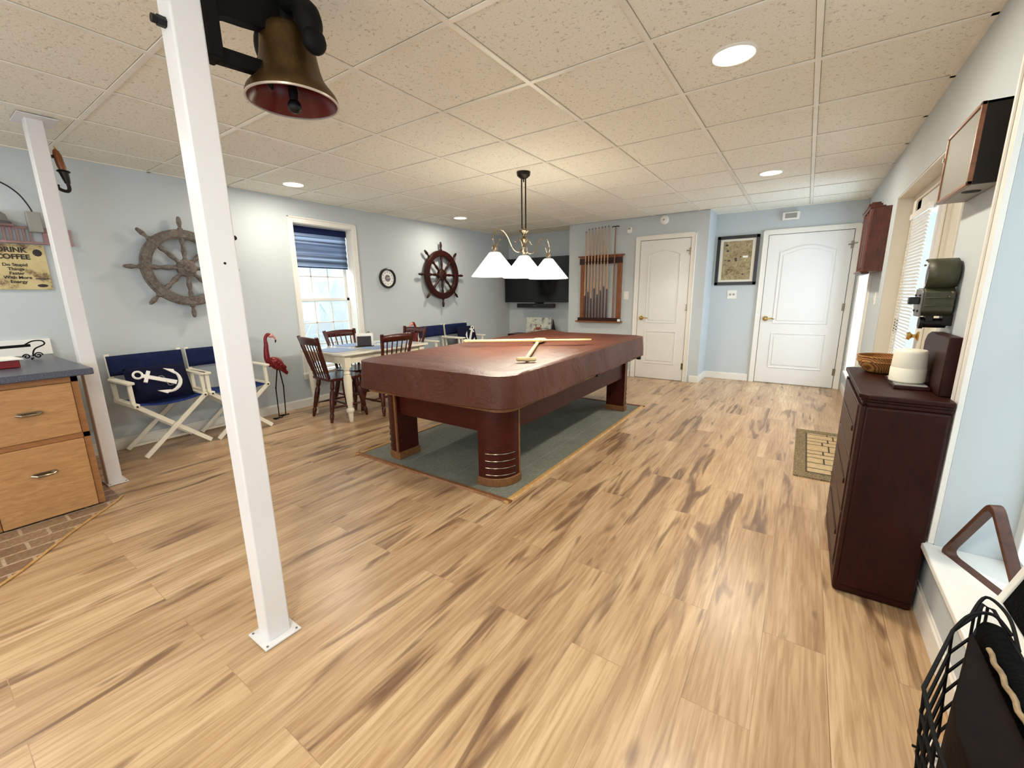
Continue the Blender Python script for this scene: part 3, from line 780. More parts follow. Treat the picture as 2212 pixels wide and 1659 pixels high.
# ------------------------------------------------------------------ pendant over the table
px, py = -2.205, 3.424
pn = thing('billiard_pendant', 'three-shade scrolled metal pendant lamp hanging above the billiard table', 'pendant lamp', (px, py, 0))
MB().lathe([(.012, 2.285), (.03, 2.29), (.058, 2.312), (.062, 2.336), (.062, 2.342)], 28).build('canopy', 'bronze', pn)
m = MB()
for o in (-.032, .032): m.cyl((0, o, 1.86), (0, o, 2.31), .0065, seg=10)
m.cyl((0, 0, 2.26), (0, 0, 2.31), .006); m.build('rod', 'bronze', pn)
MB().lathe([(.005, 1.625), (.02, 1.63), (.028, 1.65), (.036, 1.66), (.036, 1.70), (.02, 1.715), (.014, 1.735), (.03, 1.755), (.04, 1.77), (.022, 1.785), (.013, 1.80), (.03, 1.83), (.045, 1.838), (.05, 1.846), (.02, 1.856), (.012, 1.872), (.006, 1.885)], 24).build('centre_body', 'nickel', pn)
def bez(pts, n=40):
    out = []
    P = [Vector(p) for p in pts]; P = [P[0]] + P + [P[-1]]
    for i in range(1, len(P) - 2):
        for k in range(n // (len(P) - 3)):
            t = k / (n // (len(P) - 3)); a, b, c, d = P[i - 1], P[i], P[i + 1], P[i + 2]
            out.append(.5 * ((2 * b) + (c - a) * t + (2 * a - 5 * b + 4 * c - d) * t * t + (-a + 3 * b - 3 * c + d) * t ** 3))
    out.append(P[-1]); return out
for s in (-1, 1):
    m = MB()
    m.tube(bez([(0, s * .02, 1.70), (0, s * .05, 1.665), (0, s * .12, 1.655), (0, s * .19, 1.685), (0, s * .27, 1.775), (0, s * .345, 1.815), (0, s * .43, 1.80), (0, s * .475, 1.735), (0, s * .455, 1.675)], 64), .0075, 8)
    m.tube(bez([(0, s * .455, 1.675), (0, s * .42, 1.69), (0, s * .395, 1.725), (0, s * .36, 1.735)], 20), [.006] * 18 + [.004] if False else .005, 8)
    m.tube(bez([(0, s * .025, 1.70), (0, s * .045, 1.745), (0, s * .09, 1.765), (0, s * .125, 1.74), (0, s * .155, 1.74)], 32), .005, 8)
    m.build('scroll_arm', 'nickel', pn)
for s in (-1, 0, 1):
    yy = s * .455
    sh = MB().lathe([(.035, 1.622), (.045, 1.618), (.20, 1.428)], 48, Matrix.Translation((0, yy, 0)), cap=False).build('lamp_shade', 'lampglass', pn, solid=.004)
    MB().lathe([(.018, 1.68), (.024, 1.67), (.024, 1.63), (.038, 1.622)], 20, Matrix.Translation((0, yy, 0))).build('shade_cap', 'nickel', sh)
    MB().sphere((0, yy, 1.53), .03, 14, (1, 1, 1.3)).build('bulb', 'canlens', sh)
    l = bpy.data.lights.new('pendant_bulb_lamp', 'POINT'); l.energy = P_PEND; l.color = WARM; l.shadow_soft_size = .05
    o = bpy.data.objects.new('pendant_bulb_lamp', l); COL.objects.link(o); o.location = (px, py + yy, 1.45)

# ------------------------------------------------------------------ ceiling cans
labs = ['round recessed ceiling light, the largest one, nearest above the open floor', 'round recessed ceiling light in front of the far white door', 'round recessed ceiling light near the left wall window', 'round recessed ceiling light in the far left, before the dark ship wheel']
for i, (x, y) in enumerate(CANS):
    if i < 4:
        t = thing('recessed_light', labs[i], 'ceiling light', (x, y, ZC), 0, 'recessed ceiling lights')
        MB().lathe([(.10, 0), (.10, -.004), (.09, -.009), (.086, -.006), (.086, 0)], 32).build('trim_ring', 'white', t)
        MB().lathe([(.085, -.001), (.085, -.005), (.001, -.006)], 32).build('lens', 'canlens', t)
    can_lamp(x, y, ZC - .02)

# ------------------------------------------------------------------ ship wheels
def ship_wheel(label, y, z, R, ro, ri, mat, group='ship wheels on the left wall'):
    t = thing('ship_wheel', label, 'ship wheel', (XL + .06, y, z), 0, group, rot=(0, PI/2, 0))
    # local z points out of the wall; local plane is x (down) / y
    m = MB(); m.ring(ro, ri, -.02, .02, 64); m.ring(ro - .012, ri + .012, -.026, .026, 64); rim = m.build('rim', mat, t, bevel=.003)
    m = MB(); m.lathe([(.02, -.03), (R * .17, -.028), (R * .17, .02), (R * .13, .034), (R * .08, .036), (R * .07, .05), (R * .03, .052), (.01, .046)], 32); m.build('hub', mat, t, bevel=.002)
    for i in range(8):
        a = PI * i / 4
        c, s = math.cos(a), math.sin(a)
        m = MB()
        m.rod((c * R * .12, s * R * .12, 0), (c * ri * 1.01, s * ri * 1.01, 0), [(0, .016), (.12, .022), (.2, .015), (.45, .022), (.7, .014), (.85, .022), (1, .018)], 12)
        sp = m.build('spoke', mat, t)
        m = MB()
        L = R - ro
        m.rod((c * ro * .98, s * ro * .98, 0), (c * R, s * R, 0), [(0, .020), (.12, .022), (.2, .012), (.3, .013), (.55, .021), (.8, .017), (.95, .013), (1, .006)], 12)
        m.build('handle', mat, sp)
    m = MB(); m.cyl((0, 0, -.058), (0, 0, 0), .03); m.build('wall_mount', mat, t)
    return t
ship_wheel('weathered grey-brown wooden ship wheel above the folding chairs', 1.605, 1.548, .445, .335, .255, 'wheelgrey')
ship_wheel('dark mahogany ship wheel hanging to the right of the round dial', 4.952, 1.582, .49, .365, .275, 'mahog')
# round dial
ck = thing('wall_dial', 'round black-rimmed white dial between the window and dark ship wheel', 'wall clock', (XL, 3.932, 1.511), 0, None, rot=(PI/2, 0, PI/2))
MB().lathe([(.132, 0), (.136, .012), (.13, .03), (.118, .034), (.108, .026), (.105, .01)], 40).build('rim', 'blackplastic', ck)
fc = MB().lathe([(.108, 0), (.108, .012), (.001, .0125)], 40).build('face', 'paper', ck)
m = MB()
for i in range(12):
    a = PI * i / 6; m.bar((math.cos(a) * .072, math.sin(a) * .072, .0132), (math.cos(a) * .088, math.sin(a) * .088, .0132), .008, .001)
m.build('tick_mark', 'greymetal', fc)
MB().lathe([(.046, .0125), (.046, .015), (.001, .0155)], 32).build('centre_disc', 'greymetal', ck)
MB().bar((-.02, 0, .018), (.06, .012, .018), .006, .002).build('hand', 'paper', ck)

# ------------------------------------------------------------------ director chairs
def director_chair(label, x, y, rz, group):
    t = thing('director_chair', label, 'folding chair', (x, y, 0), rz, group)
    W = .245
    for yy, off in ((-.19, .012), (.19, .012)):
        a = MB().bar((-W, yy - off, .004), (W - .005, yy - off, .44), .038, .018, up=(0, 1, 0)).build('leg', 'chairwhite', t, bevel=.004) if False else None
        for s, o in ((1, -off), (-1, off)):
            p0 = Vector((-s * W, yy + o, .012)); p1 = Vector((s * (W - .01), yy + o, .435))
            MB().bar(p0, p1, .018, .036, up=(0, 0, 1)).build('leg', 'chairwhite', t, bevel=.003)
    for s in (-1, 1):
        m = MB(); m.box((s * (W - .005) - .02, -.215, .425), (s * (W - .005) + .02, .215, .458)); sr = m.build('seat_rail', 'chairwhite', t, bevel=.004)
        MB().cyl((s * (W - .005), -.222, .44), (s * (W - .005), -.214, .44), .007, seg=10).build('bolt', 'black', sr)
        MB().bar((s * (W + .005), -.175, .458), (s * (W + .005), -.165, .62), .028, .028).build('arm_post', 'chairwhite', t, bevel=.004)
        MB().bar((s * (W + .005), .165, .458), (s * (W + .005), .20, .835), .03, .026).build('back_post', 'chairwhite', t, bevel=.004)
        MB().prism(roundrect(.055, .42, .02, 4, s * (W + .008), -.015), .618, .636, 'xy').build('armrest', 'chairwhite', t, bevel=.003)
    for yy in (-.16, .16):
        pass
    MB().box((-W, .20, .012), (W, .215, .032)).build('stretcher', 'chairwhite', t)
    def seatf(u, v):
        x = (u - .5) * 2 * (W - .01); return (x, -.20 + v * .40, .452 - .035 * (1 - (x / W) ** 2))
    MB().grid(seatf, 14, 6).build('seat', 'blue', t, solid=.004)
    def backf(u, v):
        x = (u - .5) * 2 * (W + .018); return (x, .180 + v * .02 + .02 * (1 - (x / W) ** 2) * .6 - .022, .655 + v * .165)
    MB().grid(backf, 14, 5).build('backrest', 'navy', t, solid=.005)
    return t
G1 = 'director chairs along the left wall'
director_chair('white folding director chair holding a white anchor pillow, beside the kitchen counter', -4.515, 1.20, PI/2 + .06, G1)
director_chair('white and blue folding director chair right behind the white post in the middle', -4.515, 1.745, PI/2, G1)
director_chair('white and blue folding director chair beside the far flamingo, without a pillow', -4.50, 4.62, PI/2, G1)
director_chair('white and blue folding director chair with pillow, the farthest one along the left wall', -4.50, 5.19, PI/2, G1)
def cushion(m, w, h, d, mtx):
    def f(u, v):
        a = (u - .5) * 2; b = (v - .5) * 2
        e = max(0, (1 - a ** 4) * (1 - b ** 4)) ** .5; return a, b, e
    for s in (-1, 1):
        def g_(u, v):
            a, b, e = f(u, v); k = 1 - .06 * (1 - abs(a * b)) * 0; return tuple(mtx @ Vector((a * w / 2 * (1 - .05 * (1 - b * b) * 0), s * d / 2 * e, b * h / 2)))
        m.grid(g_, 16, 16)
    return m
def anchor_relief(m, s=1.0, d=-.0):
    m.bar((-.14 * s, d, 0), (.10 * s, d, 0), .018, .03 * s, up=(0, 0, 1), h1=.036 * s)
    m.tube([(-.165 * s + .03 * s * math.cos(a), d, .03 * s * math.sin(a)) for a in [2 * PI * i / 20 for i in range(20)]], .009 * s, 6, closed=True)
    m.bar((-.105 * s, d, -.052 * s), (-.105 * s, d, .052 * s), .02, .026 * s, up=(1, 0, 0))
    arc = [(.02 * s + .105 * s * math.cos(a), d, .105 * s * math.sin(a)) for a in [-PI * .42 + PI * .84 * i / 14 for i in range(15)]]
    m.tube(arc, [.005 * s + .011 * s * math.sin(PI * i / 14) for i in range(15)], 8)
    for q in (-1, 1):
        e = Vector(arc[0] if q < 0 else arc[-1]); m.prism([(e.x - .06 * s, e.z * 1.02), (e.x + .012 * s, e.z * 1.12), (e.x + .03 * s, e.z * .72)], d - .006, d + .006, 'xz')
    return m
pa = thing('anchor_pillow', 'dark navy pillow with a big white anchor on the nearest director chair', 'pillow', (-4.485, 1.195, .58), 0, None, rot=(-.42, 0, PI/2))
cushion(MB(), .42, .30, .13, Matrix.Identity(4)).build('pillow_body', 'pillow', pa, weld=True)
anchor_relief(MB(), .98, 0).build('anchor_motif', 'white', pa, loc=(.005, -.067, .0), rot=(0, .42, 0))
MB().tube([(-.02 + .05 * t * 6.0 * .16 - .02, -.066 - .004 * math.sin(t * 9), .035 * math.sin(t * 2.2)) for t in [i * .25 for i in range(16)]], .004, 6).build('rope_motif', 'greymetal', pa, loc=(.0, -.004, .0), rot=(0, .42, 0))
pb = thing('rope_pillow', 'dark navy pillow with white rope anchor on the farthest director chair', 'pillow', (-4.485, 5.24, .615), 0, None, rot=(-.3, 0, PI/2))
cushion(MB(), .40, .34, .13, Matrix.Identity(4)).build('pillow_body', 'pillow', pb, weld=True)
anchor_relief(MB(), .9, 0).build('anchor_motif', 'white', pb, loc=(.01, -.068, 0), rot=(0, 2.2, 0))

# ------------------------------------------------------------------ flamingos
def flamingo(label, x, y, rz, sc=1.0):
    t = thing('metal_flamingo', label, 'flamingo ornament', (x, y, 0), rz, 'metal flamingos')
    # local: faces +X
    m = MB(); B0 = (0, 0, .60)
    prof = []
    def bf(u, v):
        a = u * 2 * PI; s = -1 + 2 * v; r = max(.002, (1 - s * s) ** .5)
        xx = s * .13 - .02; rr = .062 * r * (1 - .25 * s * s)
        X_ = s * .095; Z_ = math.sin(a) * rr * 1.0; c_, s_ = math.cos(.85), math.sin(.85); return (X_ * c_ - Z_ * s_ - .005, math.cos(a) * rr * .85, .585 + X_ * s_ + Z_ * c_)
    m.grid(bf, 18, 14, closed_u=True); body = m.build('body', 'flamingo', t, weld=True)
    m = MB()
    for k in range(5):
        m.sphere((-.045 - k * .013, 0, .54 - k * .016), .032 - k * .003, 8, (1.0, .5, 1.2))
    for k in range(4):
        for s in (-1, 1): m.sphere((.02 - k * .022, s * .046, .615 - k * .024), .036, 8, (1.0, .25, .9))
    m.build('feather', 'flamingo', body)
    pts = bez([(.045, 0, .58), (.082, 0, .64), (.085, 0, .72), (.078, 0, .80), (.078, 0, .86), (.05, 0, .90), (.015, 0, .885)], 42)
    n = len(pts); MB().tube(pts, [.036 - .020 * min(1, i / n * 1.6) for i in range(n)], 12).build('neck', 'flamingo', t)
    m = MB(); m.sphere((.02, 0, .886), .024, 12, (1.25, .85, .95)); hd = m.build('head', 'flampink', t)
    m = MB(); m.tube(bez([(.003, 0, .882), (-.018, 0, .86), (-.024, 0, .835)], 10), [.013, .0125, .012, .012, .011, .011, .010, .009, .008, .008, .007][:len(bez([(.003, 0, .882), (-.018, 0, .86), (-.024, 0, .835)], 10))], 8); m.build('beak', 'flampink', hd)
    MB().tube([(-.024, 0, .838), (-.023, 0, .822), (-.016, 0, .806)], [.009, .008, .003], 8).build('beak_tip', 'blackplastic', hd)
    for s in (-1, 1):
        yy = s * .032
        kx = .0 + s * .052
        m = MB(); m.tube([(-.012 + s * .018, yy * .6, .545), (kx - .004, yy * .7, .33), (kx + .005, yy * 1.0, .012)], [.0065, .006, .005], 8); m.sphere((kx - .004, yy * .7, .33), .009, 8)
        lg = m.build('leg', 'iron', t)
        m = MB()
        for a in (-.5, 0, .5): m.tube([(kx + .005, yy * 1.0, .008), (kx + .005 + .06 * math.cos(a), yy * 1.0 + .06 * math.sin(a), .006)], .005, 6)
        m.tube([(kx + .005, yy * 1.0, .008), (kx - .03, yy * 1.0, .006)], .005, 6); m.build('foot', 'iron', lg)
    return t
flamingo('red metal flamingo standing alone against the wall left of the window', -4.58, 2.225, -PI/2)
flamingo('red metal flamingo half hidden behind the dining chairs, right of the window', -4.50, 4.06, PI/2)

# ------------------------------------------------------------------ dining set
DX, DY, DZ = -4.08, 3.015, .72
dt = thing('dining_table', 'cream farmhouse dining table with turned legs below the window', 'dining table', (DX, DY, 0))
MB().prism(roundrect(.80, 1.17, .035, 4), DZ - .022, DZ, 'xy').build('tabletop', 'tabletop', dt, bevel=.004)
m = MB()
for s in (-1, 1): m.box((s * .30, -.50, DZ - .115), (s * .32, .50, DZ - .022)); m.box((-.32, s * .50, DZ - .115), (.32, s * .52, DZ - .022))
m.build('apron', 'tablewhite', dt)
for sx in (-1, 1):
    for sy in (-1, 1):
        m = MB(); x, y = sx * .315, sy * .505
        m.cbox((x, y, DZ - .085), (.07, .07, .126)); m.rod((x, y, 0), (x, y, DZ - .148), [(0, .016), (.10, .023), (.17, .026), (.19, .038), (.22, .042), (.25, .036), (.265, .022), (.30, .025), (.55, .037), (.78, .040), (.86, .034), (.875, .022), (.89, .034), (.92, .030), (.935, .022), (.97, .034), (1, .030)], 20)
        m.build('leg', 'tablewhite', dt)
def placemat(label, x, y, rz):
    o = MB().prism(roundrect(.40, .30, .01, 3), 0, .003, 'xy').build('placemat', 'placemat', None, (x, y, DZ + .0005), (0, 0, rz)); tag(o, label, 'placemat', 'blue-grey placemats')
placemat('blue-grey placemat on the near end of the dining table', DX + .02, DY - .41, 0)
placemat('blue-grey placemat on the window side of the dining table', DX - .23, DY + .0, PI/2)
placemat('blue-grey placemat on the billiard table side of the dining table', DX + .23, DY + .02, PI/2)
placemat('blue-grey placemat on the far end of the dining table', DX, DY + .41, 0)
nh = thing('napkin_holder', 'small openwork napkin caddy with papers standing on the dining table', 'napkin holder', (DX + .02, DY - .05, DZ + .0035), .9)
MB().prism(roundrect(.20, .12, .03), 0, .006, 'xy').build('tray', 'black', nh)
m = MB(); m.box((-.075, -.035, .006), (.075, -.028, .115)); m.box((-.075, .028, .006), (.075, .035, .115)); m.build('side_panel', 'naplace', nh, bevel=.003)
m = MB(); rr = random.Random(5)
for i in range(9): m.box((-.07 + rr.uniform(-.02, .012), -.025 + i * .006, .008), (.07 + rr.uniform(-.01, .03), -.022 + i * .006, .12 + rr.uniform(0, .028)))
m.build('napkins', 'paper', nh)
m = MB(); m.tube([(.03, -.01, .14), (.04, -.01, .165), (.05, 0, .16), (.055, .01, .15)], .008, 6); m.build('clip', 'nickel', nh)

SHAPE = [(0, .013), (.08, .017), (.13, .021), (.20, .022), (.23, .015), (.26, .021), (.5, .026), (.72, .024), (.77, .015), (.80, .023), (.88, .021), (1, .016)]
def dining_chair(label, x, y, rz):
    t = thing('dining_chair', label, 'dining chair', (x, y, 0), rz, 'dining chairs round the cream table')
    pts = [(-.17, .19), (.17, .19), (.205, .12), (.22, -.02), (.205, -.15), (.16, -.20), (0, -.215), (-.16, -.20), (-.205, -.15), (-.22, -.02), (-.205, .12)]
    MB().prism(pts, .425, .452, 'xy').build('seat', 'chairwood', t, bevel=.008)
    for sx, sy in ((-1, -1), (1, -1), (-1, 1), (1, 1)):
        MB().rod((sx * .205, sy * .19 + (.02 if sy > 0 else 0), 0), (sx * .145, sy * .13, .43), SHAPE, 12).build('leg', 'chairwood', t)
    m = MB(); P = [(0, .008), (.3, .011), (.5, .015), (.7, .011), (1, .008)]
    for sx in (-1, 1): m.rod((sx * .185, -.165, .15), (sx * .185, .18, .15), P, 10)
    m.rod((-.185, 0, .15), (.185, 0, .15), P, 10); m.rod((-.18, -.16, .22), (.18, -.16, .22), P, 10); m.build('stretcher', 'chairwood', t)
    for sx in (-1, 1):
        m = MB(); m.rod((sx * .15, .165, .445), (sx * .19, .255, .79), [(0, .014), (.12, .017), (.16, .012), (.2, .016), (.5, .018), (.9, .016), (1, .016)], 12)
        m.bar((sx * .183, .24, .74), (sx * .205, .275, .885), .032, .022, up=(0, 1, 0)); m.build('back_post', 'chairwood', t)
    for i in range(5):
        u = (i - 2) / 2
        MB().rod((u * .105, .172, .445), (u * .135, .268, .835), [(0, .006), (.35, .0085), (.7, .007), (1, .006)], 8).build('spindle', 'chairwood', t)
    def rf(u, v):
        a = (u - .5) * 2; return (a * .192, .268 + .022 * (1 - a * a) + (v - .5) * .018, .805 + v * .065 + .010 * (1 - a * a) * v)
    MB().grid(rf, 14, 3).build('top_rail', 'chairwood', t, solid=.018)
    return t
ch = dining_chair('dark cherry spindle-back chair at the near end of the dining table', -4.075, 2.60, PI - .11)
dup(ch, (-4.33, 3.03, 0), PI/2 + .02, 'dark cherry spindle-back chair between the dining table and window')
dup(ch, (-3.83, 3.03, 0), -PI/2 - .03, 'dark cherry spindle-back chair between dining table and billiard table')
dup(ch, (-4.13, 3.51, 0), -.05, 'dark cherry spindle-back chair at the far end of the dining table')

# ------------------------------------------------------------------ TV alcove
tv = thing('television', 'large black flat television on the alcove wall behind the pendant lamp', 'television', (-4.005, 6.66, 1.515))
MB().box((-.705, -.02, -.39), (.705, .02, .39)).build('casing', 'tvframe', tv, bevel=.004)
MB().box((-.693, -.0225, -.375), (.693, -.0195, .378)).build('screen', 'screen', tv)
MB().box((-.25, .02, -.2), (.25, .20, .2)).build('wall_mount', 'blackplastic', tv)
sb = thing('soundbar', 'small black soundbar mounted under the television', 'soundbar', (-4.02, 6.62, 1.067))
MB().box((-.385, -.04, -.037), (.385, .04, .037)).build('casing', 'blackplastic', sb, bevel=.008)
m = MB(); m.box((-.03, .02, .03), (.03, .24, .06)); m.build('bracket', 'black', sb)
MB().box((-.03, -.0415, -.008), (.03, -.04, 0)).build('indicator', 'greymetal', sb)
cs = thing('console_table', 'low brown console table mostly hidden behind the billiard table', 'console table', (-3.98, 6.62, 0))
MB().box((-.55, -.17, .52), (.55, .17, .555)).build('top', 'mahog', cs, bevel=.003)
for sx in (-1, 1):
    for sy in (-1, 1): MB().cbox((sx * .50, sy * .13, .26), (.05, .05, .52)).build('leg', 'mahog', cs)
cv = thing('beach_painting', 'small unframed beach canvas with a reddish crab leaning below the television', 'painting', (-3.97, 6.62, .556), 0, None, rot=(-.14, 0, 0))
MB().box((-.26, -.012, 0), (.26, .012, .30)).build('canvas', 'beach', cv)
m = MB(); m.sphere((0, -.014, .10), .04, 12, (1.3, .12, .7))
for s in (-1, 1):
    for k in range(3): m.tube([(s * .04, -.014, .10 - k * .012), (s * (.07 + k * .006), -.014, .11 - k * .018), (s * (.085 + k * .004), -.014, .085 - k * .02)], .004, 5)
    m.tube([(s * .035, -.014, .12), (s * .06, -.014, .15), (s * .04, -.014, .165)], .007, 6)
m.build('painted_crab', 'crab', cv)
es = thing('canvas_stand', 'dark wooden wedge holding up the right side of the beach canvas', 'stand', (-3.70, 6.66, .556))
MB().prism([(-.03, 0), (.14, 0), (.02, .27)], -.0, .012, 'yz').build('wedge', 'mahog', es)

# ------------------------------------------------------------------ cue rack
cr = thing('cue_rack', 'oak wall rack holding billiard cues beside the first white door', 'cue rack', (-2.672, Y1, 0))
m = MB(); m.box((-.37, -.046, 1.825), (.375, 0, 1.845)); m.box((-.345, -.040, 1.80), (.35, 0, 1.825)); m.build('cornice', 'rackwood', cr, bevel=.004)
m = MB(); m.box((-.34, -.05, 1.715), (.345, -.01, 1.80)); m.build('top_rail', 'mahog', cr, bevel=.002)
for a, b in ((-.325, -.255), (.275, .345)): MB().box((a, -.045, .86), (b, 0, 1.76)).build('side_post', 'rackwood', cr, bevel=.004)
MB().box((-.262, -.03, .90), (-.245, 0, 1.74)).build('inner_post', 'mahog', cr)
m = MB(); m.box((-.345, -.085, .845), (.345, 0, .895)); m.build('cue_tray', 'mahog', cr, bevel=.003)
MB().box((-.38, -.10, .826), (.375, 0, .846)).build('bottom_shelf', 'rackwood', cr, bevel=.004)
m = MB()
for i in range(9): m.ring(.017, .012, 1.742, 1.75, 12, Matrix.Translation((-.234 + i * .0519, -.062, 0)))
m.build('clip', 'black', cr)
order = ['leftmost, thinnest', 'second from the left', 'third from the left', 'fourth from the left', 'fifth from the left', 'sixth from the left', 'seventh from the left', 'rightmost']
butts = [.34, .40, .30, .45, .36, .42, .48, .44]
for i in range(8):
    x = -2.906 + i * .0519; zt = 2.235 + .022 * (i / 7) + (-.03 if i == 0 else 0)
    t = thing('pool_cue', '%s of the eight wooden pool cues in the wall rack' % order[i], 'pool cue', (x, Y1 - .062, .896), 0, 'pool cues in the wall rack')
    L = zt - .896
    MB().rod((0, 0, 0), (0, 0, butts[i]), [(0, .0135), (.03, .0145), (1, .0125)], 12).build('butt', 'cuedark', t)
    MB().rod((0, 0, butts[i]), (0, 0, L - .02), [(0, .0125), (1, .0068)], 12).build('shaft', 'cuelight', t)
    MB().cyl((0, 0, L - .02), (0, 0, L), .0068).build('tip', 'tip', t)
t = thing('bridge_stick', 'brown bridge stick with a T-shaped head, right of the pool cues', 'bridge stick', (-2.434, Y1 - .062, .896), 0)
MB().rod((0, 0, 0), (0, 0, 1.335), [(0, .014), (.5, .011), (1, .007)], 12).build('shaft', 'bridgewood', t)
m = MB(); m.tube([(-.055, 0, 1.332), (-.03, 0, 1.343), (0, 0, 1.338), (.03, 0, 1.343), (.055, 0, 1.332)], .007, 8); m.build('bridge_head', 'black', t)
tag(MB().cbox((0, 0, .0175), (.035, .035, .035)).build('chalk_cube', 'paper', None, (-2.343, Y1 - .105 + .02, .8465), bevel=.003), 'little white chalk cube on the right end of the cue rack shelf', 'chalk')
bpy.data.objects['chalk_cube'].location = (-2.325, Y1 - .092, .8465)

# ------------------------------------------------------------------ small fittings on the walls
sd = thing('smoke_detector', 'round white smoke detector high above the first white door', 'smoke detector', (-1.75, Y1, 2.262), 0, None, rot=(PI/2, 0, 0))
MB().lathe([(.062, 0), (.062, .012), (.055, .018), (.05, .034), (.03, .040), (.001, .042)], 32).build('housing', 'plastic', sd)
MB().lathe([(.008, .041), (.008, .045), (.001, .046)], 12).build('test_button', 'black', sd)
ms = thing('motion_sensor', 'small white corner sensor on the closet wall above the light switch', 'sensor', (-2.235, Y1, 2.17))
MB().prism(roundrect(.06, .085, .018), -.045, 0, 'xz').build('housing', 'plastic', ms, bevel=.004)
MB().box((-.02, -.047, .005), (.02, -.044, .03)).build('lens', 'greypaint', ms)
ls = thing('light_switch', 'white light switch plate beside the first white door', 'light switch', (-2.253, Y1, 1.235))
MB().prism(roundrect(.075, .118, .006, 2), -.006, 0, 'xz').build('plate', 'plastic', ls)
MB().box((-.012, -.014, -.02), (.012, -.006, .02)).build('toggle', 'white', ls)
el = thing('chime_box', 'white rectangular chime box above the big white door', 'door chime', (-.27, Y2, 2.225))
MB().box((-.10, -.05, -.05), (.09, 0, .045)).build('cover', 'plastic', el, bevel=.005)
MB().box((-.07, -.052, -.03), (.06, -.05, .03)).build('grille', 'greypaint', el)
ds = thing('light_switch', 'double white switch plate under the framed map', 'light switch', (-.882, Y2, 1.23))
MB().prism(roundrect(.118, .118, .006, 2), -.006, 0, 'xz').build('plate', 'plastic', ds)
for s in (-1, 1): MB().box((s * .023 - .01, -.015, -.012), (s * .023 + .01, -.006, .014)).build('toggle', 'greypaint', ds)
ws = thing('light_switch', 'small cream switch plate on the right wall beside the narrow window', 'light switch', (XR, 4.95, 1.20))
MB().box((-.006, -.035, -.055), (0, .035, .055)).build('plate', 'plastic', ws)
MB().box((-.014, -.01, -.014), (-.006, .01, .014)).build('toggle', 'white', ws)
# framed map
fm = thing('framed_map', 'black-framed antique map print hanging left of the big white door', 'framed map', (-.862, Y2, 1.697), 0, None)
m = MB(); W_, H_ = .262, .334
for a, b, c, d in ((-W_, -H_, -W_ + .042, H_), (W_ - .042, -H_, W_, H_), (-W_, H_ - .042, W_, H_), (-W_, -H_, W_, -H_ + .042)): m.box((a, -.028, b), (c, -.002, d))
m.build('frame', 'blackplastic', fm, bevel=.003)
MB().box((-W_ + .04, -.014, -H_ + .04), (W_ - .04, -.010, H_ - .04)).build('mount', 'cream', fm)
mp_ = MB().box((-.182, -.0155, -.262), (.182, -.0135, .262)).build('map_print', 'map', fm)
m = MB(); rr = random.Random(11)
for i in range(9): m.sphere((rr.uniform(-.15, .15), -.016, rr.uniform(-.23, .22)), rr.uniform(.006, .013), 8, (1.6, .12, 1))
m.build('printed_spot', 'ink', mp_)
MB().box((.075, -.0165, .035), (.135, -.0155, .06)).build('cartouche', 'paper', mp_)

# ------------------------------------------------------------------ posts
def post(label, x0, x1, y0, y1, px0, px1, py0, py1, top):
    t = thing('support_post', label, 'support post', (0, 0, 0), 0, 'white steel posts')
    MB().box((x0, y0, .006), (x1, y1, ZC)).build('shaft', 'post', t, bevel=.006)
    MB().box((px0, py0, .0035), (px1, py1, .009)).build('base_plate', 'post', t)
    m = MB()
    for a, b in ((px0 + .012, py0 + .012), (px1 - .012, py1 - .012), (px0 + .012, py1 - .012), (px1 - .012, py0 + .012)): MB().cyl((a, b, .009), (a, b, .012), .004, seg=8).build('screw', 'greymetal', t)
    if top: MB().box((px0 - .04, py0 - .03, ZC - .012), (px1 + .04, py1 + .03, ZC - .0065)).build('top_plate', 'post', t)
    return t
p1_ = post('white square steel post in the left foreground carrying the bell', -1.608, -1.526, .583, .666, -1.632, -1.497, .556, .69, False)
m = MB(); m.cyl((-1.525, .625, 1.385), (-1.5275, .625, 1.385), .004, seg=8); m.build('screw_hole', 'black', p1_)
m = MB(); m.cyl((-1.567, .666, 1.47), (-1.567, .679, 1.47), .006, seg=10); m.sphere((-1.567, .681, 1.47), .008, 10); m.build('hook', 'black', p1_)
m = MB(); m.cyl((-1.567, .583, 2.035), (-1.567, .562, 2.035), .014, seg=6); m.cyl((-1.567, .566, 2.035), (-1.567, .550, 2.035), .011, seg=12); m.build('bolt', 'black', p1_)
post('white square steel post at the end of the kitchen counter', -3.985, -3.90, .648, .728, -4.01, -3.862, .64, .75, True)

# ------------------------------------------------------------------ bell on its bracket
bx, by = -1.567, .938
bl = thing('hanging_bell', 'aged bronze bell with red inside hanging from a black bracket on the post', 'bell', (bx, by, 0))
prof_o = [(.149, 1.950), (.149, 1.960), (.143, 1.975), (.124, 1.998), (.108, 2.02), (.097, 2.055), (.089, 2.10), (.084, 2.145), (.080, 2.160), (.064, 2.176), (.03, 2.19), (.001, 2.191)]
MB().lathe(prof_o, 48, cap=False).build('bell_body', 'bellout', bl, weld=True)
prof_i = [(.146, 1.9505), (.138, 1.965), (.118, 1.99), (.102, 2.018), (.092, 2.055), (.084, 2.10), (.078, 2.15), (.05, 2.17), (.001, 2.176)]
MB().lathe(prof_i, 48, cap=False).build('bell_inside', 'bellin', bl, weld=True)
MB().ring(.1505, .1445, 1.9465, 1.952, 56).build('bell_lip', 'lip', bl)
m = MB(); m.rod((0, 0, 2.17), (.004, .0, 1.945), [(0, .006), (.6, .010), (.85, .016), (1, .012)], 14); m.sphere((.004, 0, 1.936), .023, 16); m.build('clapper', 'black', bl)
br = thing('bell_bracket', 'black cast iron bracket and yoke bolted to the foreground post', 'bracket', (bx, 0, 0))
